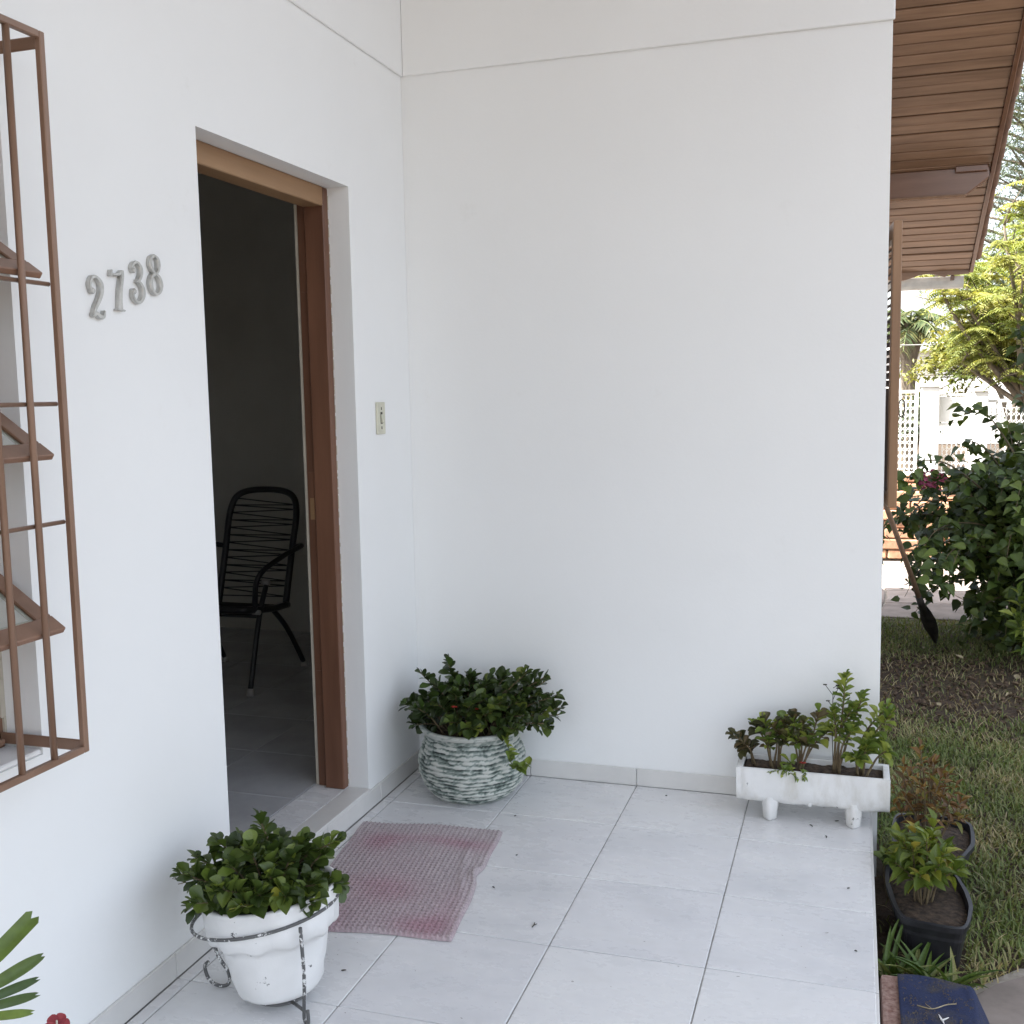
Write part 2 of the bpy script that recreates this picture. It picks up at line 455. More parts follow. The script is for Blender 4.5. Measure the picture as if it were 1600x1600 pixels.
class MB:
    """collects shapes, then becomes one mesh"""
    def __init__(s):
        s.v = []; s.f = []
    def add(s, v, f):
        b = len(s.v)
        s.v += [Vector(x) for x in v]
        s.f += [tuple(i + b for i in q) for q in f]
        return s
    def box(s, a, b, mtx=None):
        x0, y0, z0 = a; x1, y1, z1 = b
        v = [Vector(p) for p in ((x0, y0, z0), (x1, y0, z0), (x1, y1, z0), (x0, y1, z0), (x0, y0, z1), (x1, y0, z1), (x1, y1, z1), (x0, y1, z1))]
        if mtx is not None:
            v = [mtx @ p for p in v]
        return s.add(v, [(0, 3, 2, 1), (4, 5, 6, 7), (0, 1, 5, 4), (1, 2, 6, 5), (2, 3, 7, 6), (3, 0, 4, 7)])
    def tube(s, pts, rad, n=8, caps=True, flat=None):
        pts = [Vector(p) for p in pts]
        if not hasattr(rad, '__len__'):
            rad = [rad] * len(pts)
        up = None
        rings = []
        for i, p in enumerate(pts):
            t = (pts[min(i + 1, len(pts) - 1)] - pts[max(i - 1, 0)])
            t = t.normalized() if t.length > 1e-9 else Vector((0, 0, 1))
            if up is None:
                a = Vector((0, 0, 1)) if abs(t.z) < 0.9 else Vector((1, 0, 0))
                up = (a - t * a.dot(t)).normalized()
            else:
                up = (up - t * up.dot(t))
                up = up.normalized() if up.length > 1e-6 else t.orthogonal().normalized()
            sd = t.cross(up)
            rings.append([p + (up * math.cos(2 * PI * k / n) + sd * math.sin(2 * PI * k / n)) * rad[i] for k in range(n)])
        v = [q for r in rings for q in r]
        f = []
        for i in range(len(pts) - 1):
            for k in range(n):
                a = i * n + k; b = i * n + (k + 1) % n
                f.append((a, a + n, b + n, b))
        if caps:
            f.append(tuple(range(n)))
            f.append(tuple(reversed(range((len(pts) - 1) * n, len(pts) * n))))
        return s.add(v, f)
    def me(s, mat=None, smooth=False, name='mesh', bevel=0.0, seg=1):
        m = mesh_from(s.v, s.f, name, smooth, mat)
        bm = bmesh.new(); bm.from_mesh(m)
        bmesh.ops.recalc_face_normals(bm, faces=bm.faces)
        if bevel:
            bmesh.ops.bevel(bm, geom=[e for e in bm.edges if len(e.link_faces) == 2 and e.calc_face_angle(0) > 0.5], offset=bevel, segments=seg, affect='EDGES', profile=0.6)
        bm.to_mesh(m); bm.free()
        if smooth:
            m.polygons.foreach_set('use_smooth', [True] * len(m.polygons))
        return m

def boxme(a, b, mat, bevel=0.0, seg=1):
    return MB().box(a, b).me(mat, bevel=bevel, seg=seg)

def part(name, mb, mat, parent, smooth=False, bevel=0.0, seg=1, label=None):
    o = link(name, mb.me(mat, smooth, name, bevel, seg), parent)
    if label:
        o['label'] = label
    return o

def smooth_pts(pts, n=6):
    """Catmull-Rom"""
    pts = [Vector(p) for p in pts]
    P = [pts[0] * 2 - pts[1]] + pts + [pts[-1] * 2 - pts[-2]]
    out = []
    for i in range(1, len(P) - 2):
        for k in range(n):
            t = k / n
            a, b, c, d = P[i - 1], P[i], P[i + 1], P[i + 2]
            out.append(0.5 * ((2 * b) + (c - a) * t + (2 * a - 5 * b + 4 * c - d) * t * t + (3 * b - a - 3 * c + d) * t ** 3))
    out.append(pts[-1])
    return out

def lathe(profile, n=48, disp=None):
    """profile [(r,z)]; returns verts, faces ; disp(r,z,ang)->(r,z)"""
    v = []; f = []
    for r, z in profile:
        for k in range(n):
            a = 2 * PI * k / n
            rr, zz = (r, z) if disp is None else disp(r, z, a)
            v.append(Vector((rr * math.cos(a), rr * math.sin(a), zz)))
    for i in range(len(profile) - 1):
        for k in range(n):
            a = i * n + k; b = i * n + (k + 1) % n
            f.append((a, b, b + n, a + n))
    return v, f

def wall_holes(us, vs, holes, thick, to3, top=None):
    """grid wall: us, vs cut lists, holes [(u0,u1,v0,v1)]; to3(u,v,d) -> point, d=0 front, d=thick back"""
    us = sorted(set(us + [h[0] for h in holes] + [h[1] for h in holes]))
    vs = sorted(set(vs + [h[2] for h in holes] + [h[3] for h in holes]))
    def inh(u, v):
        return any(h[0] < u < h[1] and h[2] < v < h[3] for h in holes)
    idx = {}; V = []; F = []
    def vert(i, j, d):
        k = (i, j, d)
        if k not in idx:
            v = vs[j]
            if top is not None and j == len(vs) - 1:
                v = top(us[i])
            idx[k] = len(V); V.append(to3(us[i], v, thick if d else 0))
        return idx[k]
    solid = [[not inh((us[i] + us[i + 1]) / 2, (vs[j] + vs[j + 1]) / 2) for j in range(len(vs) - 1)] for i in range(len(us) - 1)]
    def s(i, j):
        return 0 <= i < len(us) - 1 and 0 <= j < len(vs) - 1 and solid[i][j]
    for i in range(len(us) - 1):
        for j in range(len(vs) - 1):
            if not solid[i][j]:
                continue
            q = [(i, j), (i + 1, j), (i + 1, j + 1), (i, j + 1)]
            F.append(tuple(vert(a, b, 0) for a, b in q))
            F.append(tuple(vert(a, b, 1) for a, b in reversed(q)))
            for (a, b, nb) in ((q[0], q[1], (i, j - 1)), (q[1], q[2], (i + 1, j)), (q[2], q[3], (i, j + 1)), (q[3], q[0], (i - 1, j))):
                if not s(*nb):
                    F.append((vert(*a, 0), vert(*a, 1), vert(*b, 1), vert(*b, 0)))
    return V, F

# ------------------------------------------------------------------ ground
gm = MB(); gm.add([(-150, -150, GZ - 0.02), (250, -150, GZ - 0.02), (250, 300, GZ - 0.02), (-150, 300, GZ - 0.02)], [(0, 1, 2, 3)])
struct(link('ground', gm.me(M['ground'])), 'brown garden soil and lawn ground running out to the street')

# ------------------------------------------------------------------ house
XW = 1.712            # outer corner of the projecting room
RID_Y, SLOPE = -0.9, 0.43
def roof_z(y):
    z0 = 3.09 - SLOPE * (RID_Y - 2.6)
    return z0 - SLOPE * abs(y - RID_Y)
house = thing('house', 'white plastered house with open porch corner, brown door frame and wooden eave', 'house', (0, 0, 0))

DY0, DY1, DZ0, DZ1 = -1.34, -0.47, 0.075, 2.145
WY0, WY1, WZ0, WZ1 = -3.30, -2.012, 0.715, 2.215
SEAM = 2.618
WT = 0.20
V_, F_ = wall_holes([-4.6, RID_Y, -0.001], [GZ - 0.1, SEAM, 3.0], [(DY0, DY1, DZ0 - 0.03, DZ1), (WY0, WY1, WZ0, WZ1)], WT, lambda u, v, d: (-d, u, v), top=lambda y: roof_z(y) - 0.07)
wl = link('wall', MB().add(V_, F_).me(M['wall']), house)
wl['label'] = 'white plastered wall with doorway and barred window'
V_, F_ = wall_holes([-WT, 0.0, 0.8, XW], [GZ - 0.1, SEAM, roof_z(0) - 0.08], [], WT, lambda u, v, d: (u, d, v))
wb = link('wall', MB().add(V_, F_).me(M['wall']), house)
wb['label'] = 'blank white plastered wall of the projecting room'
V_, F_ = wall_holes([WT + 0.001, 4.3], [GZ - 0.1, 3.0], [(0.9, 2.0, 0.98, 2.1)], WT, lambda u, v, d: (XW - 0.012 - d, u, v), top=lambda y: roof_z(y) - 0.07)
ws = link('wall', MB().add(V_, F_).me(M['wall']), house)
V_, F_ = wall_holes([-4.6, XW - WT - 0.014], [GZ - 0.1, roof_z(4.3) - 0.08], [], WT, lambda u, v, d: (u, 4.3 - d, v))
link('wall', MB().add(V_, F_).me(M['wall']), house)
V_, F_ = wall_holes([-4.0, RID_Y, 4.1], [GZ - 0.1, 3.0], [(-2.9, -1.4, 1.0, 2.1)], WT, lambda u, v, d: (-4.4 - d, u, v), top=lambda y: roof_z(y) - 0.07)  # unseen window opening added to let light into the dark room
link('wall', MB().add(V_, F_).me(M['wall']), house)
V_, F_ = wall_holes([-4.6, -WT - 0.002], [GZ - 0.1, roof_z(-4.3) - 0.08], [], WT, lambda u, v, d: (u, -4.4 + d, v))
link('wall', MB().add(V_, F_).me(M['wall']), house)
# the plaster band above the seam, a few millimetres proud of the walls
b = MB().box((0.0005, -4.55, SEAM), (0.009, 0.0, 3.15))
part('plaster_band', b, M['wall'], house, bevel=0.003)
b = MB().box((0.0095, -0.009, SEAM), (XW + 0.006, -0.0005, 3.15))
part('plaster_band', b, M['wall'], house, bevel=0.003)

# skirting tiles
SK = 0.066
gx = [0.0474, 0.4574, 0.8674, 1.2774, 1.6874]
gy = [0.0249 - 0.41 * j for j in range(0, 13)]
edges = [0.0] + [y for y in gy if -4.6 < y < -0.05] + [-4.6]
for a, c in zip(edges[:-1], edges[1:]):
    hi = SK + rnd.uniform(-0.0008, 0.0008)
    link('skirting_tile', boxme((0.0006, c + 0.0015, 0.0), (0.0085 + rnd.uniform(-.0006, .0006), a - 0.0015, hi), M['skirt'], 0.0015), wl)
edges = [0.009] + gx[1:4] + [XW - 0.02]
for a, c in zip(edges[:-1], edges[1:]):
    link('skirting_tile', boxme((a + 0.0015, -0.0085, 0.0), (c - 0.0015, -0.0006, SK + rnd.uniform(-.0008, .0008)), M['skirt'], 0.0015), wb)
# raised door sill nosing
link('door_sill', boxme((-0.075, DY0 + 0.002, DZ0 - 0.012), (0.007, DY1 - 0.002, DZ0 + 0.001), M['skirt'], 0.002), house)

# door frame: jambs with rebate, head
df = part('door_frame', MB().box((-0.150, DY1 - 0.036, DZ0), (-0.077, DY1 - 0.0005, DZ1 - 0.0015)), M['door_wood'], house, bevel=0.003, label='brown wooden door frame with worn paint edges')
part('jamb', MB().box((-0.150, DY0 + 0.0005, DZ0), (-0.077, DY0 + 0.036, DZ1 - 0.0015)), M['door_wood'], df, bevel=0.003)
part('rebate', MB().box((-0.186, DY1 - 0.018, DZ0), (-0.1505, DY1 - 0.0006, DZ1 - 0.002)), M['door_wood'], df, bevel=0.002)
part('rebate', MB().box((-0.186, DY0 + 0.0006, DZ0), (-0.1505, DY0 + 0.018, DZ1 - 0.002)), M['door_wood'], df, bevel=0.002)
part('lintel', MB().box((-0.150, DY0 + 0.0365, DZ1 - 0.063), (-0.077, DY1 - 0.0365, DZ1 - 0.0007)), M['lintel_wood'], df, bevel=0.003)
part('lintel', MB().box((-0.186, DY0 + 0.0185, DZ1 - 0.040), (-0.1505, DY1 - 0.0185, DZ1 - 0.0008)), M['door_wood'], df, bevel=0.002)
part('plaster_edge', MB().box((-0.1995, DY1 - 0.013, DZ0), (-0.1865, DY1 - 0.0007, DZ1 - 0.002)), M['putty'], df, bevel=0.002)
for z in (0.45, 1.15, 1.85):
    part('hinge', MB().box((-0.178, DY1 - 0.0205, z - 0.045), (-0.156, DY1 - 0.0182, z + 0.045)), M['door_wood'], df)
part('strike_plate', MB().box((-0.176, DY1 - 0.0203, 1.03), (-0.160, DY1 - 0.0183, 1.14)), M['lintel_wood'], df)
# ragged filler along the frame edge
mb = MB(); zz = DZ0 + 0.01
while zz < DZ1 - 0.05:
    h = rnd.uniform(0.01, 0.05); w = rnd.uniform(0.0008, 0.004)
    mb.box((-0.0772, DY1 - 0.0365 + 0.0362 - w - 0.0004, zz), (-0.0752, DY1 - 0.0004, zz + h))
    zz += h + rnd.uniform(0, 0.03)
part('filler', mb, M['putty'], df)['kind'] = 'stuff'

# interior room
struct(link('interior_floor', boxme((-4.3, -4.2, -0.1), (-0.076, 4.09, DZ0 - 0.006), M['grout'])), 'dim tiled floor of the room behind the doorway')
infl = bpy.data.objects['interior_floor']
M['tile_in'] = mat_two('shade_darkened_floor_tile', (0.40, 0.405, 0.42), (0.50, 0.505, 0.52), 4, 0.22, 0.05, rnd_amt=.05)  # tile colour darkened to paint in the dimness behind the doorway
tme = boxme((-0.2035, -0.2035, -0.006), (0.2035, 0.2035, 0.0), M['tile_in'], 0.002)
for y0, y1 in ((DY0 + .002, DY0 + .29), (DY0 + .293, DY0 + .70), (DY0 + .703, DY1 - .002)):
    link('floor_tile', boxme((-0.203, y0, DZ0 - 0.006), (-0.0765, y1, DZ0), M['tile'], 0.002), infl)
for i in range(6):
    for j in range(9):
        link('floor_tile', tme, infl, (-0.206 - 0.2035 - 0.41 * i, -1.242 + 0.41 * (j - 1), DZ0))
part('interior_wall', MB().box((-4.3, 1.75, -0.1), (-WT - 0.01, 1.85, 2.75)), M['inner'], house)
V_, F_ = wall_holes([-4.18, 1.74], [-0.1, 2.75], [(-2.9, -1.4, 1.0, 2.1)], .1, lambda u, v, d: (-3.0 - d, u, v))  # matching unseen opening, added to brighten the room
link('interior_wall', MB().add(V_, F_).me(M['inner']), house)
part('interior_wall', MB().box((-WT - 0.006, DY1 + 0.0, -0.1), (-WT - 0.001, 1.74, 2.75)), M['inner'], house)
part('ceiling', MB().box((-4.3, -4.18, 2.76), (-WT - 0.01, 1.9, 2.82)), M['inner'], house)

# ---- porch floor with its tiles
pf = struct(link('porch_floor', boxme((0.0006, -4.6, GZ - 0.05), (1.684, -0.0006, -0.0035), M['grout'])), 'pale ceramic tiled porch floor with grey joints')
cx = [0.0095] + gx
cyl = [-0.0095] + gy[1:]
for i in range(len(cx) - 1):
    for j in range(len(cyl) - 1):
        w = cx[i + 1] - cx[i] - 0.0036; d = cyl[j] - cyl[j + 1] - 0.0036
        xc = (cx[i] + cx[i + 1]) / 2; yc = (cyl[j] + cyl[j + 1]) / 2
        o = link('floor_tile', boxme((-w / 2, -d / 2, -0.007), (w / 2, d / 2, 0.0), M['tile'], 0.0018), pf, (xc, yc, rnd.uniform(-.0005, .0004)))
        o.rotation_euler = (rnd.uniform(-.0012, .0012), rnd.uniform(-.0012, .0012), 0)
# edge facing
e = MB()
for j in range(len(cyl) - 1):
    e.box((1.6845, cyl[j + 1] + 0.002, GZ - 0.05), (1.693, cyl[j] - 0.002, -0.0015))
part('edge_facing', e, M['skirt'], pf, bevel=0.0015)

# ---- roof with soffit boards
XO = 2.40
YE = 4.54
rm = MB()
th = 0.10
for s0, s1 in ((RID_Y, YE), (-4.75, RID_Y)):
    za, zb = roof_z(s0), roof_z(s1)
    o = 0.024
    rm.add([(-4.9, s0, za + o), (XO - .03, s0, za + o), (XO - .03, s1, zb + o), (-4.9, s1, zb + o),
            (-4.9, s0, za + o + th), (XO - .03, s0, za + o + th), (XO - .03, s1, zb + o + th), (-4.9, s1, zb + o + th)],
           [(0, 3, 2, 1), (4, 5, 6, 7), (0, 1, 5, 4), (1, 2, 6, 5), (2, 3, 7, 6), (3, 0, 4, 7)])
roof = part('roof', rm, M['roof_in'], house)
dy = 0.0785
ang = math.atan(SLOPE)
bw = dy / math.cos(ang)
bme = [MB().box((XW + 0.012, -bw / 2 + 0.0045, 0.0), (XO - 0.03, bw / 2 - 0.0045, 0.016)).me(M['soffit'], bevel=0.004) for _ in range(1)]
y = RID_Y + 0.05
k = 0
while y < YE - 0.02:
    link('soffit_board', bme[0], roof, (0, y, roof_z(y)), (-ang + rnd.uniform(-.004, .004), rnd.uniform(-.0015, .0015), rnd.uniform(-.002, .002)))
    y += dy; k += 1
# porch side of the roof: boards over the porch, out of frame, white to brighten the walls
bme2 = MB().box((0.02, -bw / 2 + 0.0045, 0.0), (XO - 0.03, bw / 2 - 0.0045, 0.016)).me(M['white_paint'])
bme3 = MB().box((0.02, -bw / 2 + 0.0045, 0.0), (XW - 0.01, bw / 2 - 0.0045, 0.016)).me(M['white_paint'])
y = RID_Y + 0.05
while y < -0.06:
    link('soffit_board', bme3, roof, (0, y, roof_z(y)), (-ang, 0, 0))
    y += dy
y = RID_Y - 0.05
while y > -4.7:
    link('soffit_board', bme2, roof, (0, y, roof_z(y)), (ang, 0, 0))
    y -= dy
# cross beam under the soffit with a tapered end
yb0, yb1 = 3.37, 3.45
zt = roof_z(yb1) + 0.03; zbm = 2.592
pr = [(XW + 0.002, zbm), (XO - 0.17, zbm), (XO - 0.04, zbm + 0.10), (XO - 0.04, zt), (XW + 0.002, zt)]
mbm = MB(); n = len(pr)
mbm.add([(x, yb0, z) for x, z in pr] + [(x, yb1, z) for x, z in pr], [tuple(range(n)), tuple(reversed(range(n, 2 * n)))] + [(i, i + n, (i + 1) % n + n, (i + 1) % n) for i in range(n)])
part('eave_beam', mbm, M['beam'], house, bevel=0.004, label='glossy brown beam crossing under the soffit boards')
part('beam_moulding', MB().box((XW + 0.02, yb0 - 0.008, zbm - 0.004), (XO - 0.165, yb0 + 0.004, zbm + 0.010)), M['shutter'], house, bevel=0.002)
part('beam_block', MB().box((XO - 0.23, yb0 - 0.025, zbm + 0.135), (XO - 0.05, yb0 - 0.001, zbm + 0.17)), M['beam'], house, bevel=0.003)
# bargeboard and verge tiles along the rake
bb = MB()
L = math.hypot(YE - RID_Y, roof_z(YE) - roof_z(RID_Y))
o = link('bargeboard', MB().box((XO - 0.03, 0.0, -0.015), (XO - 0.005, L, 0.10)).me(M['beam'], bevel=0.003), house, (0, RID_Y, roof_z(RID_Y)), (-ang, 0, 0))
vt = MB()
seg = 8
for i in range(seg):
    a0 = PI * i / seg; a1 = PI * (i + 1) / seg
vt = lathe([(0.030, 0), (0.037, 0.33)], 12)
vtme = mesh_from([Vector((q.x, q.z, q.y)) for q in vt[0]], vt[1], 'verge', True, M['rooftile'])
s = 0.0
while s < L - 0.36:
    yy = RID_Y + s * math.cos(ang)
    zz = roof_z(RID_Y) - s * math.sin(ang)
    link('verge_tile', vtme, roof, (XO + 0.005, yy, zz + 0.075), (-ang - 0.035, 0, 0))
    s += 0.29
# wavy valance at the eave end
mv = MB(); nn = 40
top = []; bot = []
for i in range(nn + 1):
    x = XW + 0.02 + (XO - XW - 0.05) * i / nn
    wv = 0.5 - 0.5 * math.cos((x - XW) / 0.19 * PI)
    top.append((x, roof_z(YE) + 0.02)); bot.append((x, roof_z(YE) - 0.008 - 0.040 * wv * (1 if x < 2.22 else 0.35)))
v = [(x, YE - 0.01, z) for x, z in top] + [(x, YE - 0.01, z) for x, z in bot] + [(x, YE + 0.012, z) for x, z in top] + [(x, YE + 0.012, z) for x, z in bot]
q = nn + 1; f = []
for i in range(nn):
    f += [(i, q + i, q + i + 1, i + 1), (2 * q + i, 2 * q + i + 1, 3 * q + i + 1, 3 * q + i), (q + i, 3 * q + i, 3 * q + i + 1, q + i + 1), (i, i + 1, 2 * q + i + 1, 2 * q + i)]
mv.add(v, f)
part('eave_valance', mv, M['soffit'], house, label='brown scalloped board at the eave end')
# gutter
gp = []
for i in range(9):
    a = PI + PI * i / 8
    gp.append((4.66 + 0.065 * math.cos(a), 2.232 + 0.085 * math.sin(a)))
gi = [(4.66 + (yy - 4.66) * 0.93, 2.232 + (zz - 2.232) * 0.93) for yy, zz in reversed(gp)]
ring = gp + gi; n = len(ring)
g = MB(); g.add([(0.2, a, c) for a, c in ring] + [(2.335, a, c) for a, c in ring], [(i, (i + 1) % n, (i + 1) % n + n, i + n) for i in range(n)])
cap = gp; g.add([(2.335, a, c) for a, c in cap] + [(2.342, a, c) for a, c in cap], [tuple(range(9)), tuple(reversed(range(9, 18)))] + [(i, i + 1, i + 10, i + 9) for i in range(8)])
gt = part('gutter', g, M['white_plastic'], house, label='white half round gutter along the eave')
part('gutter_bracket', MB().box((2.25, 4.556, 2.20), (2.275, 4.60, 2.30)), M['beam'], gt)

# ------------------------------------------------------------------ window + grille
win = thing('window', 'brown framed awning window with three panes propped open behind bars', 'window', (-0.10, WY0, WZ0))
wo = Vector((-0.10, WY0, WZ0))
def wloc(mb):
    mb.v = [p - wo for p in mb.v]; return mb
fx0, fx1 = -0.145, -0.095
fr = MB()
fr.box((fx0, WY0 + 0.001, WZ0 + 0.001), (fx1, WY0 + 0.05, WZ1 - 0.001))
fr.box((fx0, WY1 - 0.05, WZ0 + 0.001), (fx1, WY1 - 0.001, WZ1 - 0.001))
fr.box((fx0, WY0 + 0.0505, WZ0 + 0.001), (fx1, WY1 - 0.0505, WZ0 + 0.05))
fr.box((fx0, WY0 + 0.0505, WZ1 - 0.05), (fx1, WY1 - 0.0505, WZ1 - 0.001))
for ym in (WY0 + 0.43, WY0 + 0.86):
    fr.box((fx0 + 0.002, ym - 0.02, WZ0 + 0.0505), (fx1 - 0.002, ym + 0.02, WZ1 - 0.0505))
part('frame', wloc(fr), M['sash'], win, bevel=0.003)
# ragged putty where frame meets reveal
pt = MB(); z = WZ0 + 0.03
while z < WZ1 - 0.05:
    h = rnd.uniform(0.03, 0.09); w = rnd.uniform(0.004, 0.014)
    pt.box((fx1, WY1 - 0.0015 - w, z), (fx1 + 0.006, WY1 - 0.0006, z + h)); z += h * 0.97
part('putty', wloc(pt), M['putty'], win)['kind'] = 'stuff'
part('window_sill', wloc(MB().box((-0.094, WY0 + 0.001, WZ0 + 0.0006), (-0.002, WY1 - 0.001, WZ0 + 0.012))), M['wall'], win, bevel=0.003)
def sash(ztip, ya, yb):
    # hinged at the top edge on the frame plane, bottom rail pushed out
    hx, tx = -0.092, 0.112
    dz = 0.140
    Ls = math.hypot(dz, tx - hx)
    top_ = Vector((hx, 0, ztip + dz)); botm = Vector((tx, 0, ztip))
    d = (botm - top_).normalized(); nrm = Vector((d.z, 0, -d.x)) * -1
    mtx = Matrix(((d.x, 0, nrm.x, hx), (0, 1, 0, 0), (d.z, 0, nrm.z, ztip + dz), (0, 0, 0, 1)))
    r = MB(); t = 0.014; w = 0.042
    r.box((0, ya, -t), (w, yb, 0), mtx); r.box((Ls - w, ya, -t), (Ls, yb, 0), mtx)
    r.box((w + .0004, ya, -t + .0006), (Ls - w - .0004, ya + w, -.0006), mtx); r.box((w + .0004, yb - w, -t + .0006), (Ls - w - .0004, yb, -.0006), mtx)
    s_ = part('sash', wloc(r), M['sash'], win, bevel=0.002)
    part('pane', wloc(MB().box((w - 0.004, ya + w - 0.004, -t * 0.55), (Ls - w + 0.004, yb - w + 0.004, -t * 0.40), mtx)), M['glass'], s_)
    p_ = MB()
    p_.box((w, ya + w, -t * 0.75), (w + 0.008, yb - w, -t * 0.56), mtx); p_.box((Ls - w - 0.008, ya + w, -t * 0.75), (Ls - w, yb - w, -t * 0.56), mtx)
    p_.box((w + .0085, yb - w - 0.008, -t * 0.75), (Ls - w - .0085, yb - w, -t * 0.56), mtx)
    part('glazing_putty', wloc(p_), M['putty'], s_)
for zt_ in (1.70, 1.348, 1.000):
    sash(zt_, WY0 + 0.885, WY1 - 0.036)
    part('transom', wloc(MB().box((-0.135, WY0 + 0.885, zt_ + 0.142), (-0.0975, WY1 - 0.0505, zt_ + 0.185))), M['sash'], win, bevel=.002)
    part('pane', wloc(MB().box((-0.118, WY0 + 0.885, zt_ + 0.186), (-0.114, WY1 - 0.051, zt_ + 0.33))), M['glass'], win)
    for ya in (WY0 + 0.055, WY0 + 0.455):
        s_ = part('sash', wloc(MB().box((-0.125, ya, zt_ + 0.0), (-0.10, ya + 0.36, zt_ + 0.05)).box((-0.125, ya, zt_ + 0.29), (-0.10, ya + 0.36, zt_ + 0.335))), M['sash'], win)
        part('pane', wloc(MB().box((-0.115, ya, zt_ + 0.051), (-0.111, ya + 0.36, zt_ + 0.289))), M['glass'], s_)
# fixed bottom pane
s_ = part('sash', wloc(MB().box((-0.125, WY0 + 0.885, WZ0 + 0.055), (-0.097, WY1 - 0.055, WZ0 + 0.09)).box((-0.125, WY0 + 0.885, 0.955), (-0.097, WY1 - 0.055, 0.99)).box((-0.125, WY1 - 0.095, WZ0 + 0.0905), (-0.097, WY1 - 0.055, 0.9545)).box((-0.125, WY0 + 0.885, WZ0 + 0.0905), (-0.097, WY0 + 0.925, 0.9545))), M['sash'], win, bevel=0.002)
part('pane', wloc(MB().box((-0.114, WY0 + 0.92, WZ0 + 0.086), (-0.110, WY1 - 0.09, 0.96))), M['glass'], s_)
part('pane', wloc(MB().box((-0.114, WY0 + 0.055, WZ0 + 0.055), (-0.110, WY0 + 0.84, 0.99))), M['glass'], win)

GX = 0.125
GY0, GY1, GZ0, GZ1 = -3.29, -2.018, 0.735, 2.155
gr = thing('window_grille', 'brown steel security grille boxed out over the awning window', 'grille', (0.0, (GY0 + GY1) / 2, GZ0))
go = Vector((0.0, (GY0 + GY1) / 2, GZ0))
def gpart(name, mb, bevel=0.002, smooth=False):
    mb.v = [p - go for p in mb.v]
    return part(name, mb, M['grille'], gr, smooth, bevel)
sq = 0.014
gpart('frame_bar', MB().box((GX - 0.014, GY1 - sq, GZ0), (GX, GY1, GZ1)))
gpart('frame_bar', MB().box((GX - 0.014, GY0, GZ0), (GX, GY0 + sq, GZ1)))
gpart('frame_bar', MB().box((GX - 0.014, GY0 + sq + .0005, GZ0), (GX, GY1 - sq - .0005, GZ0 + sq)))
gpart('frame_bar', MB().box((GX - 0.014, GY0 + sq + .0005, GZ1 - sq), (GX, GY1 - sq - .0005, GZ1)))
for z in (GZ0 + 0.001, GZ1 - 0.031):
    for y in (GY1 - 0.004, GY0 + 0.012):
        gpart('return_bar', MB().box((-0.094, y - 0.006, z), (GX - 0.0145, y, z + 0.024)))
gpart('cross_bar', MB().box((-0.085, GY0 + 0.02, GZ0 + 0.004), (-0.07, GY1 - 0.02, GZ0 + 0.016)))
yb = -2.112; i = 0
while yb > GY0 + 0.05:
    gpart('bar', MB().tube([(GX - 0.007, yb, GZ0 + sq - 0.002), (GX - 0.007 + rnd.uniform(-.001, .001), yb + rnd.uniform(-.001, .001), 1.45), (GX - 0.007, yb, GZ1 - sq + 0.002)], 0.0068, 10), 0, True)
    yb -= 0.0865
for z in (1.212, 1.447, 1.680):
    gpart('cross_bar', MB().tube([(GX - 0.0165, GY0 + sq, z), (GX - 0.0165, GY1 - sq, z)], 0.0045, 8), 0, True)

# ------------------------------------------------------------------ house number
def stroke(mb, pts, wid, depth, off, h):
    P = smooth_pts([(p[0] * .86, p[1], 0) for p in pts], 6)
    Wd = []
    for i in range(len(P)):
        t = i / (len(P) - 1) * (len(wid) - 1); a = int(min(t, len(wid) - 2)); Wd.append(0.74 * (wid[a] * (1 - (t - a)) + wid[a + 1] * (t - a)))
    prof = [(-1, 0), (-1, 0.75), (-0.72, 1), (0.72, 1), (1, 0.75), (1, 0)]
    rings = []
    for i, p in enumerate(P):
        t = (P[min(i + 1, len(P) - 1)] - P[max(i - 1, 0)]).normalized()
        nn_ = Vector((-t.y, t.x, 0))
        rings.append([Vector(((depth + off) * b_, p.x * h + nn_.x * a_ * Wd[i] * h, p.y * h + nn_.y * a_ * Wd[i] * h)) for a_, b_ in prof])
    v = [q for r in rings for q in r]; f = []
    k = len(prof)
    for i in range(len(P) - 1):
        for j in range(k - 1):
            f.append((i * k + j, i * k + j + 1, (i + 1) * k + j + 1, (i + 1) * k + j))
    f.append(tuple(range(k))); f.append(tuple(reversed(range((len(P) - 1) * k, len(P) * k))))
    mb.add(v, f)
def ball(mb, c, r, depth, off, h):
    n = 14; v = []; 
    for b_, s_ in ((0, 1), (0.75, 1), (1, 0.72)):
        for i in range(n):
            a = 2 * PI * i / n
            v.append(((depth + off) * b_, (c[0] * .86 + r * s_ * math.cos(a)) * h, (c[1] + r * s_ * math.sin(a)) * h))
    f = [(j * n + i, j * n + (i + 1) % n, (j + 1) * n + (i + 1) % n, (j + 1) * n + i) for j in range(2) for i in range(n)]
    f.append(tuple(range(2 * n, 3 * n)))
    mb.add(v, f)
